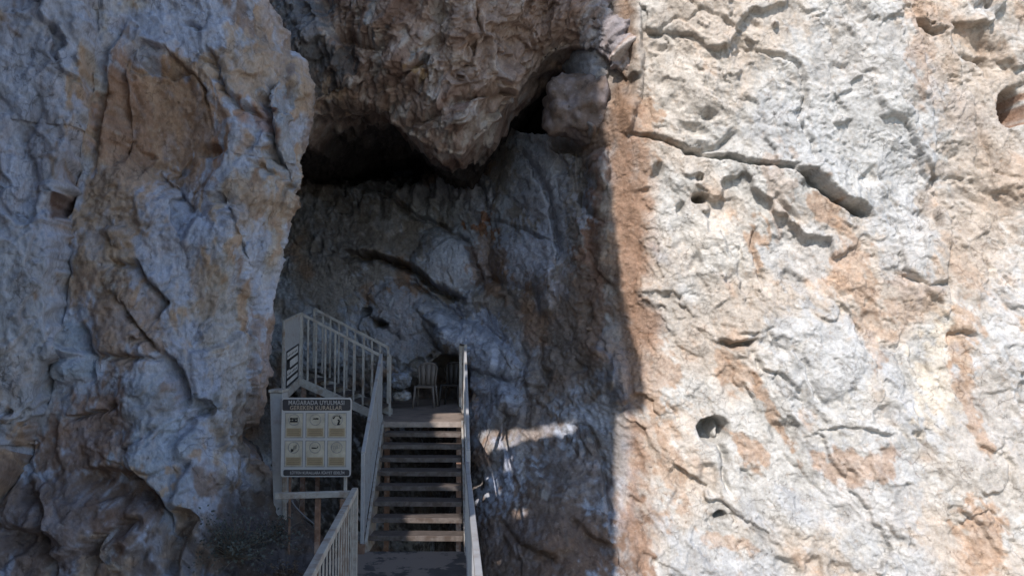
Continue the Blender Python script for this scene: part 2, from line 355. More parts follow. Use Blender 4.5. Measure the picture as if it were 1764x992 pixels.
    M(980, 800, 50, 70, 0.14); M(1075, 480, 26, 60, 0.10); M(885, 800, 22, 54, 0.14, p=0.7); M(830, 700, 24, 30, -0.18)
    K([(985, 900), (1010, 935), (1050, 950)], w=14, d=0.22); M(940, 930, 70, 40, 0.25); K([(860, 900), (900, 940), (960, 975)], w=9, d=0.15)
    # rough fins hanging in the dark upper cave
    cave = sstep(860, 760, px) * sstep(420, 320, py)
    fin = fbm(np.stack([X * 2.4, Y * 0.3, Z * 1.1 + X * 0.5], -1), 4, 61, ridged=True)
    H += 0.12 * cave * fin
    # upper cave runs back into the dark
    G -= 4.0 * sstep(1.15, 0.2, np.hypot((px - 630) / 190, (py - 200) / 122) + 0.16 * wx + 0.05 * fx)
    H = 0.4 * H + 0.6 * blur(H, 1, 1) + 0.010 * fbm(B * 17, 3, 25, 0.6, ridged=True) + 0.012 * (c4 - blur(c4, 2, 1)); G = 0.4 * G + 0.6 * blur(G, 1, 1)      # softens saw-tooth steps where facets meet
    n = normals(P)
    P2 = P.copy()
    P2 -= n * H[..., None] * np.where(n[..., 1:2] > 0, 1, -1)
    P2[..., 1] -= G
    # ---------------- colour
    C = np.zeros(P.shape) + np.array(PALE)
    HF[0] = fbm(B * 10, 3, 78)
    big = fbm(P * 0.55, 4, 71); mid = fbm(A * 1.5, 4, 72); fine = fbm(A * 4.5, 4, 73)
    C = mixc(C, CREAM, sstep(-0.25, 0.35, big + 0.5 * mid))
    C = mixc(C, OCHRE, 0.55 * sstep(0.36, 0.8, big * 0.5 + mid + 0.4 * fine))
    C = mixc(C, GREY, 0.6 * sstep(0.15, 0.5, -big * 0.6 + 0.6 * fbm(A * 1.1 + 30, 4, 74) + 0.2 * fine))
    wob = 26 * fine + 22 * mid
    cx, cy = px + wob, py - 20 * mid + 14 * fine
    p = lambda *a, **k: patch(C, cx, cy, *a, **k)
    p(1470, 170, 130, 190, (0.47, 0.475, 0.48), k=0.75, ang=15); p(1560, 380, 70, 130, (0.47, 0.475, 0.485), k=0.8)
    p(1410, 620, 85, 85, (0.46, 0.465, 0.475), k=0.85, ang=30); p(1500, 850, 90, 120, (0.46, 0.465, 0.475), k=0.75); p(1240, 420, 70, 60, (0.56, 0.54, 0.51), k=0.7)
    p(1390, 440, 60, 60, (0.47, 0.47, 0.475), k=0.7); p(1745, 620, 50, 160, (0.46, 0.465, 0.475), k=0.8); p(1180, 170, 90, 70, (0.53, 0.50, 0.465), k=0.7)
    p(1620, 640, 45, 100, (0.60, 0.54, 0.46), k=0.8, ang=10); p(1690, 240, 80, 240, (0.42, 0.355, 0.30), k=0.7); p(1150, 780, 60, 90, (0.52, 0.44, 0.37), k=0.6)
    p(1700, 780, 90, 160, (0.43, 0.385, 0.34), k=0.6)
    p(1112, 200, 18, 50, OCHRE, k=0.85); p(1425, 355, 28, 44, OCHRE, k=0.8, ang=-30); p(1465, 460, 26, 85, OCHRE, k=0.7, ang=-10); p(1296, 430, 14, 46, OCHRE, k=0.8)
    p(1325, 430, 14, 40, GREY, k=0.3); p(1258, 640, 18, 50, OCHRE, k=0.7, ang=-25); p(1320, 710, 14, 90, OCHRE, k=0.85, ang=-35); p(1470, 800, 62, 28, OCHRE, k=0.7)
    p(1275, 785, 22, 36, OCHRE, k=0.8, ang=-30); p(1160, 800, 20, 90, OCHRE, k=0.55); p(1095, 940, 34, 80, TAN, k=0.9); p(1690, 925, 30, 60, OCHRE, k=0.8, ang=-20)
    p(1655, 590, 22, 70, OCHRE, k=0.7); p(1670, 700, 18, 80, OCHRE, k=0.7, ang=-20); p(1120, 640, 40, 60, OCHRE, k=0.7); p(1340, 330, 22, 70, OCHRE, k=0.4)
    p(1505, 560, 16, 70, OCHRE, k=0.5); p(1570, 520, 50, 40, OCHRE, k=0.5); p(1590, 60, 25, 110, OCHRE, k=0.55); p(1250, 940, 40, 14, OCHRE, k=0.6, ang=20)
    p(1755, 190, 22, 26, RUST, k=0.7); p(1120, 760, 40, 50, OCHRE, k=0.45); p(1105, 320, 18, 90, OCHRE, k=0.75); p(1090, 450, 20, 90, OCHRE, k=0.7)
    C = mixc(C, TAN, 0.92 * col)
    C = mixc(C, (0.20, 0.125, 0.08), 0.9 * np.exp(-((px - 1066 - 20 * fine) / 26) ** 2) * sstep(300, 160, py + 60 * mid))
    C = mixc(C, TAN, 0.85 * np.exp(-((px - 1092 - 24 * fine) / 26) ** 2) * sstep(140, 260, py))
    # inside the cave: darker limestone
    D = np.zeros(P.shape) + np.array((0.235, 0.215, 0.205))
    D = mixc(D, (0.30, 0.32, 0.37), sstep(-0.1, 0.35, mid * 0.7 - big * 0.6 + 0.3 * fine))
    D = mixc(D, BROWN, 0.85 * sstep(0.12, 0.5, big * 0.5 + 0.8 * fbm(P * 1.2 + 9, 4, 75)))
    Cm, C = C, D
    p(780, 450, 48, 62, (0.34, 0.36, 0.42), k=0.8, ang=40); p(825, 340, 20, 45, (0.36, 0.385, 0.46), k=0.9); p(930, 330, 40, 90, (0.36, 0.38, 0.45), k=0.8, ang=-15)
    p(915, 440, 70, 50, (0.35, 0.38, 0.46), k=0.9); p(945, 505, 18, 40, (0.36, 0.385, 0.46), k=0.9); p(815, 590, 100, 44, (0.36, 0.40, 0.50), k=0.95, ang=28); p(690, 560, 80, 70, (0.30, 0.32, 0.38), k=0.8)
    p(1010, 360, 14, 70, (0.33, 0.36, 0.44), k=0.8); p(855, 650, 50, 60, (0.32, 0.35, 0.43), k=0.8); p(878, 800, 16, 50, (0.33, 0.36, 0.44), k=0.8); p(980, 800, 50, 60, (0.17, 0.18, 0.20), k=0.7)
    p(1070, 640, 30, 60, (0.18, 0.19, 0.23), k=0.8); p(830, 392, 26, 12, RUST, k=0.95); p(845, 440, 22, 50, BROWN, k=0.7)
    p(1020, 520, 34, 120, (0.235, 0.16, 0.12), k=0.9); p(1040, 420, 26, 130, (0.22, 0.13, 0.095), k=0.85); p(985, 570, 60, 110, (0.22, 0.165, 0.135), k=0.6); p(990, 195, 26, 40, (0.27, 0.16, 0.11), k=0.9)
    p(650, 400, 80, 60, (0.17, 0.14, 0.12), k=0.6); p(580, 400, 60, 80, (0.12, 0.105, 0.10), k=0.6); p(970, 640, 70, 60, (0.17, 0.145, 0.13), k=0.6); p(920, 730, 60, 60, (0.17, 0.125, 0.10), k=0.5)
    p(920, 950, 160, 100, (0.15, 0.108, 0.085), k=0.95); p(1000, 940, 70, 70, (0.16, 0.105, 0.078), k=0.85); p(980, 840, 70, 80, (0.16, 0.125, 0.108), k=0.75)
    p(570, 800, 75, 150, (0.045, 0.038, 0.035), k=0.97); p(720, 830, 90, 110, (0.055, 0.045, 0.04), k=0.95); p(690, 690, 130, 40, (0.10, 0.085, 0.08), k=0.6)  # darkness of the void under stairs and flight, painted into the rock
    # shade of the cave ceiling painted into the colour, with soot streaks running down
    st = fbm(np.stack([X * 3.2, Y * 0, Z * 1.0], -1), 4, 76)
    C = mixc(C, SOOT_SHADE, 0.96 * sstep(365, 235, py + 90 * st + 30 * fine) * sstep(880, 800, px + 40 * st))
    C = mixc(C, SOOT_SHADE, 0.9 * sstep(1, 0.4, np.hypot((px - 925) / 80, (py - 170) / 60)))  # hollow by the corner, its shade put into the colour
    C = mixc(C, SOOT_SHADE, 0.55 * sstep(0.25, 0.6, st) * sstep(480, 330, py) * sstep(900, 700, px))
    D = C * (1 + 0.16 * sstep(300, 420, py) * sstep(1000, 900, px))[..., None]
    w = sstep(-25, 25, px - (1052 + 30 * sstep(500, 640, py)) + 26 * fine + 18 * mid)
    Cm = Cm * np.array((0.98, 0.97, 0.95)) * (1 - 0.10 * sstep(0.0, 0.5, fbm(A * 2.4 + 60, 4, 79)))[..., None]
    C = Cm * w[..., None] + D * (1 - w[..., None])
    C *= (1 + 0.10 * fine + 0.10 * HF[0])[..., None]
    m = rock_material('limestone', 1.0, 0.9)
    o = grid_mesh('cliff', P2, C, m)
    return o, P2

# ================================================================== THE LEFT CLIFF
EDGE = [(-330, 380), (-100, 430), (0, 462), (30, 488), (75, 500), (100, 520), (150, 528), (195, 530), (240, 525), (290, 510), (325, 515), (352, 518), (380, 507), (420, 496), (470, 486), (540, 478), (600, 474), (650, 470), (690, 458), (760, 454), (830, 458), (862, 466), (900, 480), (940, 500), (992, 530), (1200, 560)]
def left_cliff():
    nz, nx, nb = 900, 470, 110
    z = np.linspace(-5.0, 6.4, nz)
    ey = np.interp(z, [-5, -3.0, -1.9, -1.2, 6.4], [6.6, 7.6, 9.2, 10.2, 10.2])
    epx = np.array([np.interp(576 - zz / yy * FOC * 0.995, [e[0] for e in EDGE], [e[1] for e in EDGE]) for zz, yy in zip(z, ey)])
    ex = (epx - 882) / FOC * (ey * cp + z * sp_)
    s = np.linspace(0, 1, nx) ** 0.92
    Zg = np.repeat(z[:, None], nx, 1)
    Xg = -8.5 + s[None, :] * (ex[:, None] + 8.5)
    xs = [-8.5, -6, -4.8, -4.0, -3.3, -2.7, -1.5]; zs = [6.4, 3, 1, -1, -2.4, -3.4, -5]
    T = [[7.2, 8.0, 8.5, 9.0, 9.5, 10.1, 10.3],
         [7.0, 7.8, 8.4, 8.9, 9.3, 10.0, 10.3],
         [6.9, 7.8, 8.5, 8.9, 9.3, 10.0, 10.3],
         [6.8, 7.8, 8.6, 8.9, 9.4, 10.0, 10.2],
         [6.6, 7.4, 8.0, 8.3, 8.7, 9.1, 9.2],
         [6.2, 6.8, 7.0, 7.2, 7.5, 7.7, 7.6],
         [5.6, 6.0, 6.3, 6.4, 6.5, 6.6, 6.6]]
    Yg = table(Xg, Zg, xs, zs, T)
    Yg = blur(Yg, 14, 3)
    d = ex[:, None] - Xg
    R = 0.55
    t = np.clip(1 - d / R, 0, 1)
    Yg = Yg + R * 0.9 * (1 - np.sqrt(1 - 0.98 * t * t))
    # the flank that goes back into the cave
    yb = np.linspace(0, 1, nb)[1:]
    Xb = ex[:, None] - 0.02 - 3.6 * yb[None, :]; Yb = Yg[:, -1:] + 0.05 + 7.0 * yb[None, :]
    X = np.concatenate([Xg, Xb], 1); Y = np.concatenate([Yg, Yb], 1); Z = np.concatenate([Zg, np.repeat(z[:, None], nb - 1, 1)], 1)
    P = np.stack([X, Y, Z], -1)
    px, py = proj(P)
    wx = fbm(P * 1.8, 3, 105); wy = fbm(P * 1.8, 3, 106); fx = fbm(P * 8, 3, 107); fy = fbm(P * 8, 3, 108)
    qx = px + 6 * wx + 3.5 * fx; qy = py + 6 * wy + 3.5 * fy
    # the near rib on the far left stands half a metre proud of the rest
    ribx = np.interp(py, [-100, 0, 150, 290, 360, 480, 600, 700, 760, 860, 1100], [185, 160, 150, 128, 100, 106, 98, 70, 45, -5, -60])
    rb = ribx - px + 14 * wx + 9 * fx
    H = 0.62 * sstep(-12, 26, rb) + 0.12 * sstep(0, 70, rb)
    H += 0.14 * fbm(P * 0.7, 2, 121) + 0.04 * fbm(P * np.array([1.9, 1.9, 1.2]), 4, 122, ridged=True) - 0.02
    q = np.stack([X + 0.7 * Y + 0.22 * wx, Z * 0.62 + 0.22 * wy], -1); f2 = np.stack([fx, fy], -1)
    c1, e1 = chisel(q * 1.15, 131, 1.0); c2, e2 = chisel(q * 2.9 + 0.10 * f2, 132, 1.0); c3, e3 = chisel(q * 7.0 + 0.18 * f2, 133, 1.1); c4, e4 = chisel(q * 17.0 + 0.3 * f2, 134, 1.1)
    pt = sstep(-0.3, 0.3, fbm(P * 1.1 + 5, 3, 141))
    H += 0.16 * c1 + 0.075 * c2 * (0.4 + 0.6 * pt) + 0.030 * c3 * (0.3 + 0.7 * pt) + 0.013 * c4
    H -= 0.05 * np.exp(-(e1 / 0.014) ** 2) + 0.028 * np.exp(-(e2 / 0.022) ** 2) * sstep(-0.1, 0.4, wy)
    H += 0.016 * fbm(P * np.array([10, 10, 6.0]), 4, 123, 0.6, ridged=True) + 0.006 * fbm(P * 26, 2, 124)
    G = np.zeros(X.shape); K = lambda pts, **k: crack(G, qx, qy, pts, **k); M = lambda *a, **k: lump(G, qx, qy, *a, **k)
    K([(160, 0), (152, 150), (128, 290), (104, 360), (108, 480), (98, 600), (70, 700), (45, 760), (0, 850)], w=5, d=0.12)
    # hollow of stained rock
    M(285, 225, 105, 120, -0.34, p=0.8); K([(205, 115), (245, 78), (300, 110), (345, 155), (350, 190)], w=5, d=0.05, lip=0.14, rng=26)
    K([(210, 115), (195, 170), (200, 230), (190, 280)], w=10, d=0.22); K([(250, 290), (290, 330), (330, 365)], w=6, d=0.14, lip=-0.14, rng=32)
    K([(320, 35), (345, 50)], w=4, d=0.12); K([(352, 80), (368, 120), (385, 155), (405, 185), (430, 200)], w=5, d=0.17, lip=0.08)
    K([(470, 145), (450, 170), (443, 225), (450, 262), (478, 300)], w=6, d=0.28); M(480, 225, 30, 80, 0.20, ang=-8, flat=True)
    M(425, 212, 18, 22, -0.15); K([(430, 225), (410, 260)], w=6, d=0.14); M(515, 150, 20, 60, 0.1); M(508, 350, 26, 40, 0.16)
    K([(410, 280), (445, 300), (480, 310), (510, 335)], w=4, d=0.16, lip=-0.06); K([(375, 330), (395, 400), (420, 430), (430, 480)], w=4, d=0.10)
    M(350, 255, 30, 16, -0.20); M(375, 345, 14, 18, -0.16); K([(220, 300), (235, 275), (300, 290)], w=4, d=0.06, lip=-0.10, rng=40)
    M(112, 345, 14, 30, -0.35, p=0.6); K([(104, 360), (102, 430), (110, 470)], w=7, d=0.3)
    K([(180, 455), (240, 455), (246, 470), (290, 520), (270, 550)], w=6, d=0.16, lip=0.14, rng=30)
    M(120, 585, 26, 30, 0.20, p=0.6); M(120, 635, 36, 22, 0.20, p=0.6); K([(140, 560), (150, 600), (160, 650)], w=7, d=0.20)
    K([(195, 510), (230, 560), (275, 612)], w=7, d=0.18, lip=0.12, rng=30); K([(160, 612), (235, 614), (278, 618)], w=5, d=0.14, lip=0.10)
    K([(278, 615), (296, 650), (312, 690)], w=9, d=0.28, lip=-0.15, rng=34); K([(120, 720), (160, 712), (205, 695)], w=5, d=0.16, lip=0.10, rng=30)
    M(255, 690, 55, 50, 0.16); M(270, 770, 60, 55, 0.16, flat=True); K([(205, 790), (240, 760), (275, 735)], w=4, d=0.08)
    K([(205, 815), (240, 840), (275, 870), (290, 900)], w=12, d=0.36, lip=0.22, rng=44); M(200, 850, 80, 30, -0.34, ang=20); K([(225, 860), (270, 900)], w=6, d=0.15)
    M(120, 900, 90, 60, 0.24, ang=-30); M(50, 880, 60, 50, 0.2); K([(60, 850), (85, 880), (70, 930), (90, 992)], w=9, d=0.22); M(60, 930, 60, 30, -0.2)
    K([(0, 850), (20, 800), (50, 770)], w=12, d=0.3); M(200, 940, 40, 40, 0.2); K([(150, 992), (180, 930), (230, 905)], w=9, d=0.24); K([(0, 700), (14, 698)], w=5, d=0.2)
    K([(300, 880), (330, 900), (300, 940), (290, 992)], w=9, d=0.2); M(340, 700, 20, 20, -0.2, p=0.6); M(405, 730, 16, 12, 0.1); K([(250, 830), (300, 800), (305, 815)], w=3, d=0.07); K([(210, 40), (180, 90), (168, 200), (155, 300)], w=6, d=0.12)
    M(200, 400, 30, 14, 0.12); M(440, 440, 22, 22, 0.12, p=0.6); M(215, 410, 24, 20, 0.14, p=0.6); M(385, 420, 60, 120, 0.10)
    # soil and rubble at the foot
    foot = sstep(840, 940, py) * sstep(300, 420, px)
    H = H * (1 - 0.4 * foot)
    H = 0.4 * H + 0.6 * blur(H, 1, 1) + 0.011 * fbm(P * np.array([18, 18, 10]), 3, 125, 0.6, ridged=True); G = 0.4 * G + 0.6 * blur(G, 1, 1)
    n = normals(P); sgn = np.where(n[..., 1] > 0, 1, -1)
    sgn[:, nx - 30:] = sgn[:, nx - 30:nx - 29]
    P2 = P - n * (H * sgn)[..., None]
    P2[..., 1] -= G
    HF[0] = fbm(P * np.array([13, 13, 6]), 3, 178)
    big = fbm(P * 0.6, 4, 171); mid = fbm(P * np.array([1.8, 1.8, 0.9]), 4, 172); fine = fbm(P * np.array([6, 6, 3]), 4, 173)
    C = np.zeros(P.shape) + np.array((0.36, 0.38, 0.455))
    C = mixc(C, (0.37, 0.34, 0.315), sstep(-0.05, 0.45, mid + 0.3 * fine))
    C = mixc(C, (0.35, 0.25, 0.18), 0.85 * sstep(0.12, 0.45, 0.5 * big + 0.7 * mid + 0.7 * fine))
    C = mixc(C, (0.22, 0.15, 0.11), 0.8 * sstep(0.2, 0.45, fbm(P * np.array([2.6, 2.6, 1.6]) + 40, 4, 175)))
    cx, cy = px + 28 * fine + 26 * mid, py - 24 * mid + 20 * fine
    p = lambda *a, **k: patch(C, cx, cy, *a, **k)
    p(275, 215, 95, 115, (0.34, 0.225, 0.155), k=0.9); p(215, 200, 40, 130, (0.27, 0.165, 0.115), k=0.8); p(220, 330, 80, 70, (0.32, 0.235, 0.18), k=0.75); p(180, 400, 70, 80, (0.32, 0.245, 0.19), k=0.7)
    p(220, 550, 75, 85, (0.30, 0.215, 0.165), k=0.85); p(150, 760, 110, 75, (0.245, 0.165, 0.13), k=0.92); p(90, 900, 130, 90, (0.19, 0.14, 0.12), k=0.9); p(230, 870, 70, 60, (0.19, 0.13, 0.105), k=0.9)
    p(300, 940, 70, 60, (0.22, 0.18, 0.16), k=0.7); p(430, 120, 70, 60, (0.36, 0.29, 0.235), k=0.7); p(470, 45, 40, 50, (0.34, 0.25, 0.19), k=0.7); p(525, 140, 18, 60, (0.36, 0.27, 0.20), k=0.8)
    p(425, 210, 26, 26, RUST, k=0.6); p(350, 258, 26, 14, RUST, k=0.5); p(420, 350, 50, 40, (0.35, 0.28, 0.225), k=0.7); p(510, 345, 20, 40, (0.38, 0.30, 0.24), k=0.7)
    p(310, 420, 70, 110, (0.33, 0.36, 0.45), k=0.8); p(60, 250, 85, 260, (0.34, 0.365, 0.45), k=0.85); p(290, 60, 90, 50, (0.34, 0.365, 0.45), k=0.75); p(480, 230, 26, 76, (0.29, 0.31, 0.35), k=0.85)
    p(320, 640, 36, 110, (0.33, 0.355, 0.44), k=0.8); p(255, 690, 40, 50, (0.29, 0.31, 0.35), k=0.7); p(270, 775, 60, 40, (0.33, 0.37, 0.44), k=0.85); p(290, 860, 24, 50, (0.32, 0.35, 0.41), k=0.8)
    p(118, 585, 24, 30, (0.26, 0.30, 0.36), k=0.9); p(122, 634, 36, 20, (0.30, 0.35, 0.42), k=0.9); p(50, 600, 60, 140, (0.36, 0.375, 0.42), k=0.75); p(385, 640, 40, 170, (0.35, 0.31, 0.27), k=0.6)
    p(450, 640, 26, 90, (0.27, 0.185, 0.14), k=0.7); p(430, 740, 60, 60, (0.26, 0.21, 0.18), k=0.7); p(440, 440, 20, 22, (0.33, 0.36, 0.44), k=0.8); p(112, 345, 18, 28, (0.12, 0.07, 0.05), k=0.9)
    p(340, 700, 24, 22, DGREY, k=0.8); p(20, 480, 50, 100, (0.36, 0.37, 0.41), k=0.6); p(360, 480, 30, 30, (0.37, 0.29, 0.23), k=0.6)
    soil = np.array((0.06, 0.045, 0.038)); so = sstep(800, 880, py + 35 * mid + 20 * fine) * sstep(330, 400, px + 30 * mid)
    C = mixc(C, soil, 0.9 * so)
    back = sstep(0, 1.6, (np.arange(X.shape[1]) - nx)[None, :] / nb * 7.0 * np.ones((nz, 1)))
    C = mixc(C, (0.06, 0.052, 0.05), 0.85 * back)  # flank blackened toward the cave: the gap's shade as colour
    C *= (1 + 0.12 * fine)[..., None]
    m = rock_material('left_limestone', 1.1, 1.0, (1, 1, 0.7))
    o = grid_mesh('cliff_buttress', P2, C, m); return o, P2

# ================================================================== THE OVERHANG
LOW = [(420, 275), (480, 255), (520, 250), (545, 224), (575, 212), (600, 207), (650, 209), (680, 226), (700, 246), (730, 262), (772, 276), (795, 286), (812, 270), (842, 238), (868, 206), (880, 186), (915, 162), (950, 136), (985, 124), (1020, 122), (1050, 140), (1080, 170), (1110, 200)]
def overhang():
    nx, nv, nb = 520, 420, 160
    X0 = np.linspace(-5.2, 2.1, nx)
    yb = 12.9 - 0.9 * sstep(0.0, 1.6, X0)                     # distance of the lower lip
    lowpx = 882 + X0 / yb * FOC * 0.985
    lowpy = np.interp(lowpx, [a for a, b in LOW], [b for a, b in LOW])
    lowpy = lowpy - 18 - 8 * sstep(730, 690, lowpx) - 26 * sstep(850, 960, lowpx)
    zb = np.array([W(a, b, y)[2] for a, b, y in zip(lowpx, lowpy, yb)])
    v = np.linspace(0, 1, nv)
    Z = zb[None, :] + v[:, None] * (7.2 - zb[None, :])
    X = np.repeat(X0[None, :], nv, 0)
    rise = Z - zb[None, :]
    lean = 0.95 - 0.5 * sstep(0.4, 1.7, X)                  # leans out over the viewer
    Y = yb[None, :] - 0.35 * (1 - np.exp(-rise / 0.25)) - lean * 0.62 * rise
    Y = Y + 1.8 * sstep(0.7, 2.1, X) * sstep(0, 1.2, rise) + 0.9 * sstep(-2.2, -3.2, X) * sstep(0.5, 2.5, rise)
    Y = blur(Y, 8, 2)
    w = np.linspace(1, 0, nb)[:-1]
    Zb = zb[None, :] + 0.6 * w[:, None] ** 1.2; Yb = Y[0][None, :] + 7.5 * w[:, None]; Xb = np.repeat(X0[None, :], nb - 1, 0)
    X = np.concatenate([Xb, X], 0); Y = np.concatenate([Yb, Y], 0); Z = np.concatenate([Zb, Z], 0)
    P = np.stack([X, Y, Z], -1)
    px, py = proj(P)
    wx = fbm(P * 1.8, 3, 205); wy = fbm(P * 1.8, 3, 206); fx = fbm(P * 8, 3, 207); fy = fbm(P * 8, 3, 208)
    qx = px + 6 * wx + 3.5 * fx; qy = py + 6 * wy + 3.5 * fy
    ca, sa = math.cos(math.radians(-62)), math.sin(math.radians(-62))
    U = X * ca - Z * sa; V = X * sa + Z * ca                  # U runs up-right
    q = np.stack([U * 0.5 + 0.25 * wx, V + 0.25 * wy], -1); f2 = np.stack([fx, fy], -1)
    H = 0.16 * fbm(P * 0.9, 3, 221) + 0.12 * fbm(np.stack([U * 0.9, V * 1.8, Y], -1), 4, 222, ridged=True) - 0.06
    c1, e1 = chisel(q * 1.6, 231, 1.0); c2, e2 = chisel(q * 3.6 + 0.2 * f2, 232, 1.1); c3, e3 = chisel(q * 9 + 0.3 * f2, 233, 1.0)
    H += 0.15 * c1 + 0.10 * c2 + 0.04 * c3 - 0.04 * np.exp(-(e1 / 0.02) ** 2)
    H += 0.045 * fbm(np.stack([U * 2.6, V * 7, Y], -1), 4, 223, 0.6, ridged=True) + 0.01 * fbm(P * 22, 2, 224)
    G = np.zeros(X.shape); K = lambda pts, **k: crack(G, qx, qy, pts, **k); M = lambda *a, **k: lump(G, qx, qy, *a, **k)
    M(540, 60, 46, 90, 0.25, ang=-20, p=0.7); K([(555, 0), (570, 50), (600, 75), (620, 130)], w=9, d=0.22); M(560, 130, 40, 60, -0.25); K([(590, 60), (640, 70), (670, 75)], w=7, d=0.25)
    M(755, 20, 14, 24, -0.22); M(740, 95, 18, 16, 0.14); K([(815, 0), (818, 40), (800, 110)], w=4, d=0.18, lip=0.08); M(640, 20, 40, 40, 0.14); M(720, 130, 24, 18, 0.16)
    K([(775, 170), (800, 158), (850, 150), (870, 130)], w=7, d=0.22, lip=0.10, rng=18); M(805, 210, 32, 50, 0.18, ang=20, p=0.7); M(570, 165, 34, 22, 0.22, ang=-25, p=0.6); M(600, 185, 70, 14, -0.25)
    K([(690, 225), (720, 205), (760, 190)], w=7, d=0.22); K([(640, 160), (680, 140), (730, 110)], w=5, d=0.12)
    H = 0.4 * H + 0.6 * blur(H, 1, 1) + 0.010 * fbm(P * 16, 3, 225, 0.6, ridged=True); G = 0.4 * G + 0.6 * blur(G, 1, 1)
    n = normals(P); n *= np.where((n[..., 1:2] - n[..., 2:3] * 0.0) > 0, -1, 1)
    nn = n.copy(); nn[:nb - 1] = np.array([0, -0.15, -1.0]) / 1.011
    t = sstep(-20, 20, np.arange(P.shape[0]) - nb)[:, None, None]
    nn = nn * (1 - t) + n * t
    H = H * (1 - 0.45 * np.exp(-(np.abs(np.arange(P.shape[0]) - nb) / 30.0) ** 2))[:, None]
    P2 = P + nn * H[..., None]
    P2[..., 1] -= G * (np.arange(P.shape[0]) >= nb - 30)[:, None]
    HF[0] = fbm(np.stack([U * 5, V * 12, Y * 5], -1), 3, 278)
    big = fbm(P * 0.7, 4, 271); mid = fbm(np.stack([U * 1.0, V * 2.2, Y], -1), 4, 272); fine = fbm(np.stack([U * 3, V * 7, Y * 3], -1), 4, 273)
    C = np.zeros(P.shape) + np.array((0.36, 0.275, 0.24))
    C = mixc(C, (0.46, 0.42, 0.40), 0.85 * sstep(0.05, 0.5, mid * 0.6 + fine * 0.8)); C = mixc(C, (0.19, 0.12, 0.095), 0.8 * sstep(0.1, 0.5, -mid - 0.4 * fine))
    cx, cy = px + 24 * fine + 20 * mid, py - 20 * mid + 14 * fine
    p = lambda *a, **k: patch(C, cx, cy, *a, **k)
    p(530, 50, 45, 80, (0.19, 0.21, 0.25), k=0.95, ang=-20); p(560, 120, 50, 50, (0.12, 0.115, 0.12), k=0.85); p(740, 98, 16, 14, (0.22, 0.235, 0.26), k=0.9); p(655, 30, 12, 26, (0.22, 0.24, 0.27), k=0.8)
    p(725, 125, 22, 12, (0.42, 0.29, 0.15), k=0.7); p(570, 165, 34, 18, (0.38, 0.29, 0.22), k=0.8); p(805, 210, 22, 40, (0.36, 0.31, 0.28), k=0.8); p(600, 190, 70, 14, (0.10, 0.09, 0.09), k=0.7)
    p(850, 60, 90, 90, (0.33, 0.235, 0.18), k=0.5); p(960, 60, 80, 90, (0.31, 0.22, 0.18), k=0.6); p(1040, 60, 26, 90, (0.27, 0.27, 0.30), k=0.7); p(640, 180, 60, 30, BROWN, k=0.4)
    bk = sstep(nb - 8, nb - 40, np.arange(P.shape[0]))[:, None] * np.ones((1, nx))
    C = mixc(C, SOOT_SHADE, 0.95 * bk)  # ceiling behind the lip, mostly shade put into the colour
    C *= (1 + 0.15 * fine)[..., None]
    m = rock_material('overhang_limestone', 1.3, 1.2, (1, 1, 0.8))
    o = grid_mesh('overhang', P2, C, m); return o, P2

cliff, Pm = main_cliff()
lcliff, Pl = left_cliff()
ohang, Po = overhang()
# ------------------------------------------------------------------ looking up where a sight line meets the rock
def bvh_of(Ps, st=3):
    vs = []; fs = []
    for P in Ps:
        Q = P[::st, ::st]; h, w = Q.shape[:2]; b = len(vs)
        vs += [tuple(v) for v in Q.reshape(-1, 3)]
        idx = np.arange(h * w).reshape(h, w) + b
        fs += np.stack([idx[:-1, :-1], idx[:-1, 1:], idx[1:, 1:], idx[1:, :-1]], -1).reshape(-1, 4).tolist()
    return BVHTree.FromPolygons(vs, fs)
BV_main = bvh_of([Pm], 4); BV_left = bvh_of([Pl], 4)
def hit(bv, px, py):
    d = Vector(ray(px, py)).normalized()
    r = bv.ray_cast(Vector((0, 0, 0)), d, 60)
    return r[0] if r[0] is not None else W(px, py, 11)

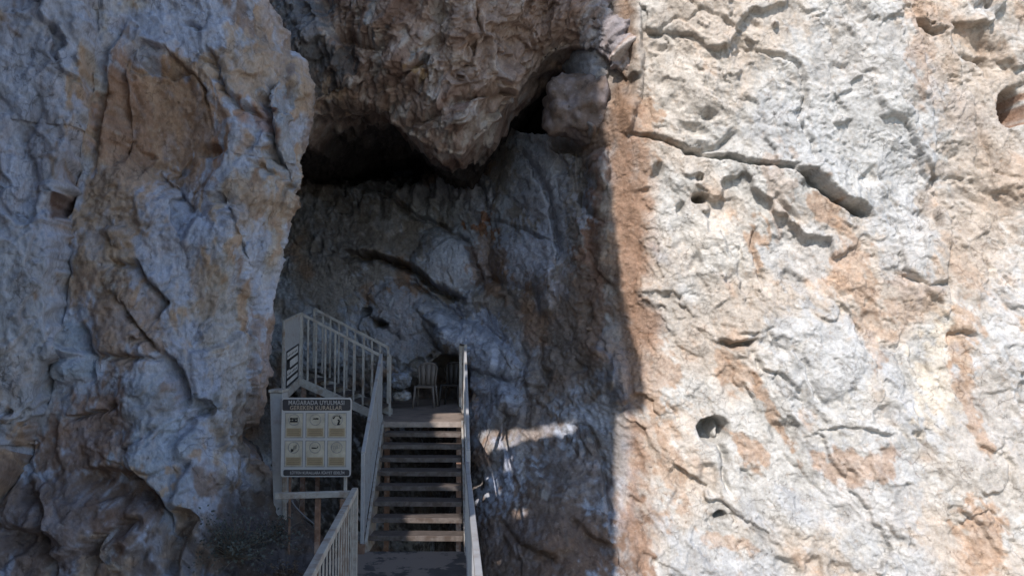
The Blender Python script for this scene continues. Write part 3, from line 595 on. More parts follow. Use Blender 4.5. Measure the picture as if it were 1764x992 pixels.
# ------------------------------------------------------------------ the ground and an unseen sheet added to shade the cave
def simple_mat(name, col, rough=0.7, metal=0.0, var=0.25, scale=8.0, stain=None, stain_amt=0.5, stain_scale=4.0, lo=0.5, hi=0.62, bump=0.15, bdist=0.01, stretch=(1, 1, 1)):
    m = bpy.data.materials.new(name); m.use_nodes = True; nt = m.node_tree; N = nt.nodes; L = nt.links
    b = N['Principled BSDF']; b.inputs['Roughness'].default_value = rough; b.inputs['Metallic'].default_value = metal
    b.inputs['Specular IOR Level'].default_value = 0.35
    tc = N.new('ShaderNodeTexCoord'); mp = N.new('ShaderNodeMapping'); mp.inputs['Scale'].default_value = stretch
    L.new(tc.outputs['Object'], mp.inputs[0])
    n = N.new('ShaderNodeTexNoise'); n.inputs['Scale'].default_value = scale; n.inputs['Detail'].default_value = 7; n.inputs['Roughness'].default_value = 0.7
    L.new(mp.outputs[0], n.inputs['Vector'])
    r = N.new('ShaderNodeMapRange'); r.inputs[1].default_value = 0.3; r.inputs[2].default_value = 0.7; r.inputs[3].default_value = 1 - var; r.inputs[4].default_value = 1 + var
    L.new(n.outputs[0], r.inputs[0])
    mx = N.new('ShaderNodeMix'); mx.data_type = 'RGBA'; mx.blend_type = 'MULTIPLY'; mx.inputs[0].default_value = 1; mx.inputs[6].default_value = (*col, 1)
    L.new(r.outputs[0], mx.inputs[7]); out = mx.outputs[2]
    if stain:
        n2 = N.new('ShaderNodeTexNoise'); n2.inputs['Scale'].default_value = stain_scale; n2.inputs['Detail'].default_value = 8; n2.inputs['Roughness'].default_value = 0.65
        L.new(mp.outputs[0], n2.inputs['Vector'])
        r2 = N.new('ShaderNodeMapRange'); r2.inputs[1].default_value = lo; r2.inputs[2].default_value = hi; r2.inputs[3].default_value = 0; r2.inputs[4].default_value = stain_amt
        L.new(n2.outputs[0], r2.inputs[0])
        m2 = N.new('ShaderNodeMix'); m2.data_type = 'RGBA'; m2.inputs[7].default_value = (*stain, 1); L.new(r2.outputs[0], m2.inputs[0]); L.new(out, m2.inputs[6]); out = m2.outputs[2]
    L.new(out, b.inputs['Base Color'])
    if bump:
        bp = N.new('ShaderNodeBump'); bp.inputs['Strength'].default_value = bump; bp.inputs['Distance'].default_value = bdist
        L.new(n.outputs[0], bp.inputs['Height']); L.new(bp.outputs[0], b.inputs['Normal'])
    return m

def ground():
    X, Yy = np.meshgrid(np.sign(np.linspace(-1, 1, 160)) * 400 * np.abs(np.linspace(-1, 1, 160)) ** 2.6, np.sign(np.linspace(-1, 1, 160)) * 400 * np.abs(np.linspace(-1, 1, 160)) ** 2.6)
    P = np.stack([X, Yy, np.zeros_like(X)], -1)
    P[..., 2] = -4.75 + 0.15 * fbm(P * 0.4, 4, 301)
    C = mixc(np.zeros(P.shape) + np.array((0.33, 0.29, 0.24)), (0.15, 0.15, 0.09), sstep(0.1, 0.5, fbm(P * 0.12, 4, 302)))
    grid_mesh('ground', P, C, rock_material('stony_ground', 1, 1))
ground()

def shade_screen():  # added out of view; edge and holes cut to shape shadow and sun patches
    hx, hy = S.x, S.y; l = math.hypot(hx, hy); hx, hy = hx / l, hy / l
    ax, ay = hy, -hx                                       # along the screen, to the left of the viewer
    O = Vector((-2.4, 2.0))
    def onto(T):
        k = ((O.x - T.x) * hx + (O.y - T.y) * hy) / l
        Q = T + S * k
        return ((Q.x - O.x) * ax + (Q.y - O.y) * ay), Q.z
    outline = [(1072, -80), (1066, 0), (1054, 60), (1044, 120), (1040, 190), (1046, 240), (1054, 300), (1062, 380), (1070, 450), (1078, 520), (1090, 575), (1108, 630), (1116, 700), (1116, 709), (1063, 715), (1060, 780), (1062, 900), (1064, 992), (1066, 1080)]
    e = [onto(hit(BV_main, x, y)) for x, y in outline]
    e[14] = (e[14][0], e[13][1] - 0.02)
    zs = [q[1] for q in e]; av = [q[0] for q in e]
    o = np.argsort(zs); zs = np.array(zs)[o]; av = np.array(av)[o]
    s_ = 0.045
    A, Z = np.meshgrid(np.arange(min(av) - 0.5, 15, s_), np.arange(-5.0, 24, s_))
    keep = A > np.interp(Z, zs, av)
    keep &= ~((A > 1.2 + 0.5 * np.sin(Z * 1.7)) & False)
    def inpoly(pts):
        m = np.zeros(A.shape, bool); n = len(pts)
        for i in range(n):
            (x1, y1), (x2, y2) = pts[i], pts[(i + 1) % n]
            c = ((y1 > Z) != (y2 > Z)) & (A < (x2 - x1) * (Z - y1) / ((y2 - y1) or 1e-9) + x1)
            m ^= c
        return m
    mw = lambda x, y: hit(BV_main, x, y)
    fl = lambda z: (lambda x, y: Vector(ray(x, y) * (z / ray(x, y)[2])))
    holes = [([(828, 744), (862, 742), (896, 738), (896, 768), (862, 776), (828, 786)], mw), ([(898, 741), (945, 735), (992, 727), (992, 746), (945, 754), (898, 762)], mw),
             ([(750, 712), (797, 711), (801, 736), (740, 736)], fl(-1.265)), ([(710, 900), (804, 897), (806, 932), (700, 933)], fl(-2.29)),
             ([(884, 879), (909, 879), (906, 893), (888, 893)], mw), ([(842, 951), (864, 951), (863, 970), (845, 970)], mw),
             ([(796, 628), (804, 628), (804, 672), (796, 672)], lambda x, y: W(x, y, 11.0)), ([(799, 822), (810, 822), (811, 846), (800, 846)], lambda x, y: W(x, y, 8.4))]
    for pts, f in holes:
        keep &= ~inpoly([onto(f(*q)) for q in pts])
    P = np.stack([O.x + A * ax, O.y + A * ay, Z], -1)
    h, w = P.shape[:2]; idx = np.arange(h * w).reshape(h, w)
    q = np.stack([idx[:-1, :-1], idx[:-1, 1:], idx[1:, 1:], idx[1:, :-1]], -1)[keep[:-1, :-1]]
    used = np.unique(q); remap = np.zeros(h * w, np.int64); remap[used] = np.arange(len(used))
    me = bpy.data.meshes.new('added_shade_screen'); q = remap[q]
    V = P.reshape(-1, 3)[used]
    me.vertices.add(len(V)); me.vertices.foreach_set('co', V.reshape(-1).astype(np.float32))
    me.loops.add(q.size); me.loops.foreach_set('vertex_index', q.reshape(-1).astype(np.int32))
    me.polygons.add(len(q)); me.polygons.foreach_set('loop_start', np.arange(0, q.size, 4, dtype=np.int32)); me.update(calc_edges=True)
    me.materials.append(simple_mat('shade_screen_mat', (0.36, 0.33, 0.30), 0.9, scale=2, bump=0.5, bdist=0.1))
    ob = bpy.data.objects.new('added_shade_screen', me); COL.objects.link(ob); ob['kind'] = 'structure'
    so = ob.modifiers.new('thickness', 'SOLIDIFY'); so.thickness = 0.05; so.offset = 0
shade_screen()

# ------------------------------------------------------------------ builders
def empty(name, loc, label, cat, group=None):
    o = bpy.data.objects.new(name, None); COL.objects.link(o); o.location = loc; o.empty_display_size = 0.1
    o['label'] = label; o['category'] = cat
    if group: o['group'] = group
    return o
class MB:
    def __init__(s): s.bm = bmesh.new()
    def bar(s, a, b, w, h, up=(0, 0, 1)):
        """box of section w x h running from a to b"""
        a, b = Vector(a), Vector(b); d = (b - a); L = d.length; d.normalize(); u = Vector(up)
        if abs(d.dot(u)) > 0.98: u = Vector((0, 1, 0))
        r = d.cross(u).normalized(); u = r.cross(d).normalized()
        m = Matrix(((r.x * w, d.x * L, u.x * h, (a.x + b.x) / 2), (r.y * w, d.y * L, u.y * h, (a.y + b.y) / 2), (r.z * w, d.z * L, u.z * h, (a.z + b.z) / 2), (0, 0, 0, 1)))
        bmesh.ops.create_cube(s.bm, size=1, matrix=m); return s
    def tube(s, pts, r, n=8):
        pts = [Vector(p) for p in pts]; rings = []
        for i, p in enumerate(pts):
            d = (pts[min(i + 1, len(pts) - 1)] - pts[max(i - 1, 0)]).normalized()
            u = Vector((0, 0, 1)) if abs(d.z) < 0.95 else Vector((0, 1, 0)); x = d.cross(u).normalized(); y = x.cross(d)
            rr = r[i] if isinstance(r, (list, tuple)) else r
            rings.append([s.bm.verts.new(p + rr * (math.cos(t) * x + math.sin(t) * y)) for t in [2 * math.pi * k / n for k in range(n)]])
        for A, B in zip(rings, rings[1:]):
            for k in range(n): s.bm.faces.new((A[k], A[(k + 1) % n], B[(k + 1) % n], B[k]))
        s.bm.faces.new(rings[0][::-1]); s.bm.faces.new(rings[-1]); return s
    def prism(s, pts, nrm, t):
        """flat outline with thickness t along nrm"""
        nrm = Vector(nrm) * t; a = [s.bm.verts.new(Vector(p)) for p in pts]; b = [s.bm.verts.new(Vector(p) + nrm) for p in pts]; n = len(pts)
        s.bm.faces.new(a); s.bm.faces.new(b[::-1])
        for k in range(n): s.bm.faces.new((a[k], b[k], b[(k + 1) % n], a[(k + 1) % n]))
        return s
    def build(s, name, mat, parent=None, bevel=0.0, smooth=False, label=None):
        bmesh.ops.recalc_face_normals(s.bm, faces=s.bm.faces)
        if bevel: bmesh.ops.bevel(s.bm, geom=s.bm.edges[:], offset=bevel, segments=1, affect='EDGES', clamp_overlap=True)
        me = bpy.data.meshes.new(name); s.bm.to_mesh(me); s.bm.free()
        if smooth:
            for p in me.polygons: p.use_smooth = True
        me.materials.append(mat)
        o = bpy.data.objects.new(name, me); COL.objects.link(o)
        if parent is not None:
            off = parent.location if parent.parent is None else (parent.location + parent.parent.location)
            me.transform(Matrix.Translation(-off)); o.parent = parent
        if label: o['label'] = label
        return o

PAINT = simple_mat('old_white_paint', (0.345, 0.325, 0.30), 0.6, var=0.18, scale=14, stain=(0.17, 0.105, 0.07), stain_amt=0.8, stain_scale=6, lo=0.50, hi=0.66, bump=0.2, bdist=0.004)
PAINTB = simple_mat('bluish_grey_paint', (0.32, 0.32, 0.33), 0.55, var=0.12, scale=9, stain=(0.20, 0.145, 0.105), stain_amt=0.6, stain_scale=5, lo=0.53, hi=0.68, bump=0.1, bdist=0.004)
TREAD = simple_mat('worn_dark_tread', (0.075, 0.06, 0.053), 0.8, var=0.5, scale=9, stain=(0.14, 0.112, 0.095), stain_amt=0.75, stain_scale=5, lo=0.52, hi=0.66, bump=0.4, bdist=0.008, stretch=(1, 2.5, 1))
NOSE = simple_mat('scuffed_nosing', (0.12, 0.10, 0.09), 0.6, var=0.4, scale=20, stain=(0.07, 0.05, 0.04), stain_amt=0.9, stain_scale=9, lo=0.46, hi=0.58, bump=0.3, bdist=0.005)
DECK = simple_mat('dusty_deck', (0.24, 0.19, 0.16), 0.85, var=0.3, scale=6, stain=(0.08, 0.07, 0.065), stain_amt=0.7, stain_scale=3, bump=0.3, bdist=0.01)
FLOOR = simple_mat('patched_concrete', (0.055, 0.053, 0.055), 0.85, var=0.3, scale=7, stain=(0.17, 0.145, 0.13), stain_amt=1.0, stain_scale=2.2, lo=0.47, hi=0.50, bump=0.4, bdist=0.01)
RUSTY = simple_mat('rusted_steel', (0.17, 0.10, 0.07), 0.8, var=0.4, scale=12, stain=(0.30, 0.26, 0.24), stain_amt=0.6, stain_scale=6, bump=0.3, bdist=0.005)
BLACK = simple_mat('black_print', (0.02, 0.02, 0.023), 0.5, var=0.1, bump=0)
PLASTIC = simple_mat('dusty_white_plastic', (0.16, 0.135, 0.12), 0.6, var=0.15, scale=6, bump=0.05)
PLASTIC2 = simple_mat('dark_brown_plastic', (0.03, 0.026, 0.024), 0.6, var=0.2, scale=6, bump=0.05)  # darker brown than the other chair

# ------------------------------------------------------------------ main staircase
N_ST = 8; RISE = 0.1283; RUN = 0.311; Y0 = 9.30; ZF = -2.42
XL = lambda Y: -1.66 - 0.088 * (Y - 9.3)
XR = lambda Y: -0.53 - 0.076 * (Y - 9.3)
zt = lambda Y: ZF + RISE + (Y - Y0) * RISE / RUN             # line of the nosings
st = empty('staircase', (XL(Y0), Y0, ZF), 'dark worn open metal staircase climbing to the landing in the cave mouth', 'staircase')
for k in range(N_ST):
    y = Y0 + RUN * k; z = ZF + RISE * (k + 1); a, b = XL(y) + 0.035, XR(y) - 0.03
    j = lambda s=0.009: random.uniform(-s, s)
    t = MB(); t.bar((a, y + 0.15, z - 0.018 + j()), (b, y + 0.15, z - 0.022 + j()), 0.29, 0.04); t = t.build('tread', TREAD, st, 0.004)
    nb_ = MB(); nb_.bar((a, y + 0.004, z - 0.022 + j(.002)), (b, y + 0.004, z - 0.028 + j(.002)), 0.018, 0.058); nb_.build('nosing', NOSE, t, 0.003)
def stringer(X, off, name='stringer'):
    ya, yb = Y0 - 0.12, Y0 + RUN * N_ST - 0.02
    P = [(X(ya) + off, ya, ZF - 0.05), (X(ya) + off, ya, zt(ya) + 0.02), (X(yb) + off, yb, zt(yb) + 0.03), (X(yb) + off, yb, zt(yb) - 0.24), (X(ya) + off, ya + 0.5, ZF - 0.05)]
    return MB().prism(P, (1, 0.08, 0), 0.03).build(name, PAINT, st, 0.003)
stringer(XL, -0.01); stringer(XR, -0.02)
MB().bar((XL(Y0) - 0.06, 9.12, -2.62), (XL(Y0) - 0.03, 9.16, -2.34), 0.10, 0.08).build('foot_block', RUSTY, st, 0.006)

YD = Y0 + RUN * N_ST; ZD = ZF + RISE * (N_ST + 1)
def flat(name, pts, z, t, mat, parent=None, **k): return MB().prism([(x, y, z) for x, y in pts], (0, 0, -1), t).build(name, mat, parent, **k)
ld = empty('landing', (XL(YD), YD, ZD), 'dusty brown landing deck at the top of the main stairs', 'landing')
flat('deck', [(XL(YD) - 0.03, YD), (XR(YD) + 0.02, YD), (XR(15.6) + 0.1, 15.9), (XL(15.6) - 0.6, 15.9), (XL(13.2) - 0.1, 13.1)], ZD, 0.05, DECK, ld)
MB().bar((XL(YD) + 0.0, YD - 0.012, ZD - 0.043), (XR(YD) - 0.0, YD - 0.012, ZD - 0.043), 0.02, 0.075).build('fascia_board', simple_mat('faded_board', (0.25, 0.21, 0.185), 0.7, var=0.3, scale=12), ld, 0.003)
for x in (XL(YD) + 0.05, XR(YD) - 0.06):
    MB().bar((x, YD + 0.1, ZD - 0.06), (x, YD + 0.1, -4.4), 0.07, 0.07).build('support_post', RUSTY, ld)

def walk():
    o = flat('walkway', [(-1.85, 9.22), (-0.50, 9.22), (-0.16, 4.6), (0.3, -2.5), (-0.95, -2.5), (-1.12, 4.8), (-1.44, 7.5), (-2.3, 7.6)], ZF - 0.02, 0.15, FLOOR)
    o['kind'] = 'structure'
walk()
# ------------------------------------------------------------------ railings
def railing(name, label, a, b, h, spacing, zfoot=0.08, mat=PAINT, group=None, posts=True, rw=0.045, bw=0.018, bh=None, top_ext=0.0, post_drop=0.0, posts_at=(0, 1), pw=0.04):
    """a, b: foot line ends; rails rise h above it"""
    a, b = Vector(a), Vector(b); up = Vector((0, 0, h)); r = empty(name, a, label, 'railing', group); d = (b - a)
    MB().bar(a + up - d.normalized() * top_ext, b + up + d.normalized() * top_ext, rw, rw * 0.9).build('top_rail', mat, r, 0.004)
    lo = Vector((0, 0, zfoot)); MB().bar(a + lo, b + lo, 0.03, 0.03).build('bottom_rail', mat, r, 0.003)
    L = math.hypot(d.x, d.y); n = max(2, int(round(L / spacing)))
    for i in range(1, n):
        p = a + d * (i / n); MB().bar(p + lo, p + up, bw, bh or bw, up=(d.x, d.y, 0)).build('baluster', mat, r)
    for f in posts_at:
        p = a + d * f; MB().bar(p - Vector((0, 0, post_drop)), p + up + Vector((0, 0, 0.0)), pw, pw).build('post', mat, r, 0.003)
    return r
# stairs, left: bluish balustrade seen almost along its length
ya, yb = 9.18, 11.72
railing('railing', 'bluish grey balustrade along the left side of the main stairs', (XL(ya) - 0.035, ya, zt(ya) + 0.0), (XL(yb) - 0.03, yb, zt(yb)), 1.0, 0.10, mat=PAINTB, bw=0.022, post_drop=0.15, zfoot=0.04)
railing('railing', 'narrow pale handrail and bars up the right side of the main stairs', (XR(9.2) + 0.03, 9.2, zt(9.2)), (XR(YD) + 0.03, YD + 0.1, zt(YD + 0.1)), 1.02, 0.5, mat=PAINTB, post_drop=0.15, zfoot=0.04, rw=0.036, bw=0.014)
railing('railing', 'short pale railing beside the landing, above the right stair rail', (XR(YD) + 0.03, YD + 0.16, ZD), (XR(13.6) + 0.0, 13.4, ZD), 1.1, 0.45, mat=PAINT, zfoot=0.06, rw=0.036, bw=0.014)
railing('railing', 'pale railing running toward the viewer on the right of the walkway', (-0.50, 9.0, ZF), (0.20, -0.6, ZF), 1.0, 0.115, mat=PAINTB, zfoot=0.08, rw=0.045, bw=0.013)
railing('railing', 'cream railing with close bars running toward the viewer from the corner post', (-1.435, 7.44, ZF), (-0.86, 1.2, ZF), 1.0, 0.17, mat=PAINT, bw=0.009, bh=0.026, zfoot=0.08, rw=0.055, pw=0.05)
# level rail in front of the sign
g = empty('railing', (-2.25, 7.46, ZF), 'level pale rail on rusty posts in front of the rules sign', 'railing')
MB().bar((-2.17, 7.46, -1.475), (-1.47, 7.46, -1.455), 0.05, 0.055).build('top_rail', PAINT, g, 0.004)
for px_, w_ in ((552, 0.045), (597, 0.075)):
    x = (px_ - 882) / FOC * 7.46
    MB().bar((x, 7.46, -2.75), (x, 7.46, -1.50), w_, 0.05).build('post', RUSTY, g, 0.004)

# ------------------------------------------------------------------ side flight climbing left from the landing
YN, YFAR = 11.9, 12.85
XA, XB = (520 - 882) / FOC * YN, (655 - 882) / FOC * YN
fl_ = empty('staircase', (XB, YN, ZD), 'short pale metal flight climbing left from the landing behind the sign', 'staircase')
def beam(y, x0, z0, x1, z1, hgt=0.125): return MB().prism([(x0, y, z0), (x1, y, z1), (x1, y, z1 - hgt), (x0, y, z0 - hgt)], (0, 1, 0), 0.05).build('stringer', PAINT, fl_, 0.003)
zA, zB = -0.64, -1.15
beam(YN, XA, zA, XB + 0.05, zB - 0.03); beam(YFAR, XA, zA, XB + 0.05, zB - 0.03)
for k in range(5):
    f = (k + 0.5) / 5; x = XB + (XA - XB) * f; z = zB + (zA - zB) * (f) - 0.01
    MB().bar((x, YN + 0.055, z), (x, YFAR - 0.005, z), 0.24, 0.03).build('tread', TREAD, fl_, 0.003)
for y in (YN + 0.03, YFAR):
    MB().bar((XA + 0.04, y, zA - 0.1), (XA + 0.04, y, -4.3), 0.06, 0.06).build('support_post', RUSTY, fl_)
def slope_rail(label, y, x0, zt0, x1, zt1, zb0, zb1, xs, endpost=None):
    r = empty('railing', (x0, y, zb0), label, 'railing')
    MB().bar((x0, y, zt0), (x1, y, zt1), 0.035, 0.04).build('top_rail', PAINT, r, 0.003)
    for i, x in enumerate(xs):
        f = (x - x0) / (x1 - x0); w = 0.026 if 0 < i < len(xs) - 1 else 0.034
        zb = zb0 + (zb1 - zb0) * f
        MB().bar((x, y, zb), (x, y, zt0 + (zt1 - zt0) * f), w, 0.026).build('baluster' if 0 < i < len(xs) - 1 else 'post', PAINT, r, 0.002)
    return r
xp = lambda p, y: (p - 882) / FOC * y
slope_rail('near sloping railing of the short flight, joined to the notice panel', YN + 0.02, XA, 0.30, XB, -0.31, zA, zB, [xp(p, YN) for p in (520, 531, 545, 561, 578, 594, 610, 626, 642, 655)])
slope_rail('far sloping railing of the short flight, standing higher behind the first', YFAR + 0.02, xp(541, YFAR), 0.405, xp(670, YFAR), -0.215, zA + 0.1, ZD, [xp(p, YFAR) for p in (541, 556, 569, 584, 598, 612, 627, 641, 655, 669)])
MB().bar((xp(673, 12.6), 12.6, ZD), (xp(673, 12.6), 12.6, -0.32), 0.035, 0.035).build('post', PAINT, fl_, 0.002)

# panel with the notice
pn = empty('guard_panel', (-3.14, 11.5, -0.7), 'pale sheet metal guard panel at the head of the short flight', 'panel')
yc, yn = 11.9, 11.08; xc, xn = xp(519, yc), xp(489, yn)
MB().prism([(xn, yn, 0.165), (xc, yc, 0.30), (xc, yc, -0.62), (xn, yn, -0.80)], (-1, 0, 0), 0.02).build('sheet', PAINTB, pn)
MB().bar((xn, yn, 0.18), (xc, yc, 0.315), 0.035, 0.035).build('top_rail', PAINT, pn, 0.003)
MB().bar((xn, yn, -0.86), (xc, yc, -0.68), 0.04, 0.13).build('bottom_beam', PAINT, pn, 0.003)
for x, y, z0, z1 in ((xn, yn, -0.8, 0.18), (xc, yc - 0.02, -0.6, 0.31)): MB().bar((x + 0.005, y, z0), (x + 0.005, y, z1), 0.03, 0.03).build('post', PAINT, pn, 0.002)
nt_ = empty('notice', (xn, 11.4, -0.4), 'small slanted notice with black rows of print on the pale guard panel', 'notice')
def pq(u, v):                                   # u along the sheet, v height above its lower edge
    y = yn + (yc - yn) * u; x = xn + (xc - xn) * u + 0.004; zlo = -0.80 + 0.18 * u; zhi = 0.165 + 0.135 * u
    return Vector((x, y, zlo + (zhi - zlo) * v))
def quad(u0, u1, v0, v1, off=0.0): return [pq(u0, v0) + Vector((off, 0, 0)), pq(u1, v0) + Vector((off, 0, 0)), pq(u1, v1) + Vector((off, 0, 0)), pq(u0, v1) + Vector((off, 0, 0))]
MB().prism(quad(0.14, 0.84, 0.02, 0.56), (1, 0, 0), 0.004).build('plate', simple_mat('notice_white', (0.5, 0.49, 0.48), 0.4, bump=0), nt_)
pr = MB()
for (a_, b_, c_, d_) in ((0.14, 0.84, 0.535, 0.56), (0.14, 0.19, 0.02, 0.56), (0.80, 0.84, 0.02, 0.56), (0.14, 0.84, 0.39, 0.43), (0.19, 0.34, 0.27, 0.43), (0.34, 0.84, 0.25, 0.285), (0.14, 0.84, 0.12, 0.16), (0.14, 0.84, 0.02, 0.055)):
    pr.prism(quad(a_, b_, c_, d_, 0.0045), (1, 0, 0), 0.002)
for i in range(7):
    u = 0.22 + 0.08 * i
    pr.prism(quad(u, u + 0.03, 0.46, 0.49, 0.0045), (1, 0, 0), 0.0015); pr.prism(quad(u, u + 0.035, 0.19, 0.215, 0.0045), (1, 0, 0), 0.0015)
pr.build('print', BLACK, nt_)

# clad column beside the sign
cl = empty('column', (-2.95, 9.9, -2.8), 'tall pale metal clad column between the left cliff and the rules sign', 'column')
Yc = 9.45; x0, x1 = xp(467, Yc), xp(489, Yc)
MB().prism([(x0, Yc, -0.68), (x1, Yc, -0.68), (x1 + 0.05, Yc, -2.7), (x0 + 0.10, Yc, -2.7)], (0, 1, 0), 0.22).build('shaft', PAINTB, cl, 0.006)
MB().bar((x0 - 0.01, Yc + 0.1, -0.66), (x1 + 0.01, Yc + 0.1, -0.66), 0.25, 0.035).build('cap', PAINT, cl, 0.005)
MB().bar((x1 + 0.02, Yc - 0.01, -0.74), (x1 + 0.06, Yc - 0.01, -2.55), 0.045, 0.04, up=(0, 1, 0)).build('edge_strip', PAINT, cl, 0.004)

# ------------------------------------------------------------------ the rules sign
sg = empty('sign', (xp(548, 9.0), 9.0, -2.4), 'white cave rules sign with six pictograms and dark header on two legs', 'sign')
YS = 9.0; sx = lambda p: xp(p, YS); sz = lambda q: W(882, q, YS)[2]
def rrect(x0, x1, z0, z1, y, r=0.03, n=5):
    pts = []
    for cx_, cz_, t0 in ((x1 - r, z1 - r, 0), (x0 + r, z1 - r, 90), (x0 + r, z0 + r, 180), (x1 - r, z0 + r, 270)):
        for k in range(n + 1):
            t = math.radians(t0 + 90 * k / n); pts.append((cx_ + r * math.cos(t), y, cz_ + r * math.sin(t)))
    return pts
WHITE = simple_mat('sign_white', (0.42, 0.405, 0.40), 0.45, var=0.08, scale=5, bump=0)
GREYP = simple_mat('sign_grey_lines', (0.22, 0.215, 0.22), 0.5, bump=0); BEIGE = simple_mat('sign_beige', (0.31, 0.235, 0.145), 0.5, var=0.08, bump=0)
HEAD = simple_mat('sign_dark_band', (0.045, 0.042, 0.046), 0.4, var=0.15, bump=0); CELL = simple_mat('sign_cell', (0.40, 0.355, 0.285), 0.5, bump=0)
X0, X1, Z0, Z1 = sx(488), sx(607), sz(821), sz(685)
MB().prism(rrect(X0, X1, Z0, Z1, YS), (0, 1, 0), 0.03).build('board', WHITE, sg)
MB().prism(rrect(X0 + 0.008, X1 - 0.008, sz(707), sz(687.5), YS, 0.02), (0, -1, 0), 0.003).build('header_band', HEAD, sg)
MB().prism(rrect(X0 + 0.03, X1 - 0.012, sz(819), sz(808.5), YS, 0.02), (0, -1, 0), 0.003).build('footer_band', HEAD, sg)
def text(body, size, x, z, y, mat, parent, name='lettering', width=None):
    c = bpy.data.curves.new('t', 'FONT'); c.body = body; c.size = size; c.align_x = 'CENTER'; c.align_y = 'CENTER'; c.extrude = 0.0012; c.space_character = 1.08; c.offset = 0.0012
    o = bpy.data.objects.new('t', c); COL.objects.link(o); bpy.context.view_layer.update()
    me = bpy.data.meshes.new_from_object(o.evaluated_get(bpy.context.evaluated_depsgraph_get())); bpy.data.objects.remove(o)
    if width:
        w = max(v.co.x for v in me.vertices) - min(v.co.x for v in me.vertices)
        me.transform(Matrix.Diagonal((width / w, 1, 1, 1)))
    me.transform(Matrix.Rotation(math.pi / 2, 4, 'X')); me.name = name
    me.materials.clear(); me.materials.append(mat); t = bpy.data.objects.new(name, me); COL.objects.link(t)
    t.parent = parent; t.location = Vector((x, y, z)) - parent.location
    return t
LET = simple_mat('pale_letters', (0.33, 0.31, 0.30), 0.5, bump=0); LET2 = simple_mat('brownish_letters', (0.34, 0.27, 0.21), 0.5, bump=0)
xm = (X0 + X1) / 2
text('MAĞARADA UYULMASI', 0.068, xm, sz(693.6), YS - 0.0045, LET, sg, width=0.62)
text('GEREKEN KURALLAR', 0.062, xm - 0.005, sz(702.4), YS - 0.0045, LET2, sg, width=0.58)
text('LÜTFEN KURALLARA RİAYET EDELİM', 0.042, xm + 0.02, sz(814), YS - 0.0045, LET, sg, width=0.60)
cols_ = [(494, 525.5), (529.5, 563), (567, 599.5)]; rows_ = [(710.5, 754), (758, 804)]
for ri, (ta, tb) in enumerate(rows_):
    for ci, (la, lb) in enumerate(cols_):
        a, b, top, bot = sx(la), sx(lb), sz(ta), sz(tb); m_ = (a + b) / 2
        cell = MB().prism([(a, YS, bot), (b, YS, bot), (b, YS, top), (a, YS, top)], (0, -1, 0), 0.003).build('panel_frame', GREYP, sg)
        MB().prism([(a + .008, YS - .003, bot + .008), (b - .008, YS - .003, bot + .008), (b - .008, YS - .003, top - .008), (a + .008, YS - .003, top - .008)], (0, -1, 0), 0.002).build('panel_face', CELL, cell)
        MB().prism([(a + .02, YS - .005, bot + .02), (b - .02, YS - .005, bot + .02), (b - .02, YS - .005, bot + .108), (a + .02, YS - .005, bot + .108)], (0, -1, 0), 0.002).build('caption_block', BEIGE, cell)
        ln = MB()
        for q_ in range(4): ln.bar((a + .032 + .006 * (q_ % 2), YS - .008, bot + .035 + .019 * q_), (b - .034 - .01 * ((q_ + ri) % 2), YS - .008, bot + .035 + .019 * q_), 0.001, 0.007)
        ln.build('caption_lines', simple_mat('caption_ink', (0.2, 0.15, 0.10), 0.5, bump=0), cell)
        cz_ = top - 0.078; ring = MB(); R_ = 0.060
        pts = [(m_ + R_ * math.cos(t), YS - .006, cz_ + R_ * math.sin(t)) for t in np.linspace(0, 2 * math.pi, 29)]
        ring.tube(pts, 0.0035, 5).build('ring', GREYP, cell)
        ic = MB(); y_ = YS - .008
        B_ = lambda u0, v0, u1, v1, w: ic.bar((m_ + u0, y_, cz_ + v0), (m_ + u1, y_, cz_ + v1), 0.003, w)
        if (ri, ci) == (0, 0): B_(-.045, 0.012, .040, 0.012, .016); B_(-.045, -0.018, .040, -0.018, .018); B_(-.038, 0, -.028, 0, .05); B_(.030, 0, .040, 0, .05); B_(-.010, -.004, .014, -.004, .012)
        if (ri, ci) == (0, 1): B_(-.02, .012, .035, .012, .012); B_(.012, .018, .03, .006, .014); B_(-.03, .0, -.018, .01, .006)
        if (ri, ci) == (0, 2):
            for t0 in (20, 50, 80, 110, 140, 165): u, v = .048 * math.cos(math.radians(t0)), .044 * math.sin(math.radians(t0)) + .004; B_(u * .65, v * .6 + .012, u, v, .018)
            B_(.012, -.05, .026, -.012, .02); B_(.0, -.052, .034, -.05, .012); B_(.008, .0, .03, -.01, .015)
        if (ri, ci) == (1, 0): B_(-.03, -.04, -.005, -.03, .022); B_(.004, -.03, .006, .022, .014); B_(.026, -.015, .028, .03, .016); B_(-.028, -.02, -.012, -.018, .008)
        if (ri, ci) == (1, 1): B_(-.038, -.004, .01, -.008, .013); B_(.01, -.008, .034, .0, .007); B_(.026, .0, .034, .016, .005)
        if (ri, ci) == (1, 2): B_(-.034, -.02, -.03, .02, .006); B_(-.012, -.024, -.004, .022, .005); B_(.012, -.02, .008, .02, .004); B_(.036, -.02, .034, .028, .007)
        ic.build('pictogram', BLACK if ci != 2 or ri == 0 else GREYP, cell)
for p_, w_, m_ in ((502, 0.022, RUSTY), (597, 0.034, PAINT)):
    MB().bar((sx(p_), YS + 0.05, -2.55), (sx(p_), YS + 0.05, Z0 + 0.25), w_, w_).build('leg', m_, sg, 0.003)

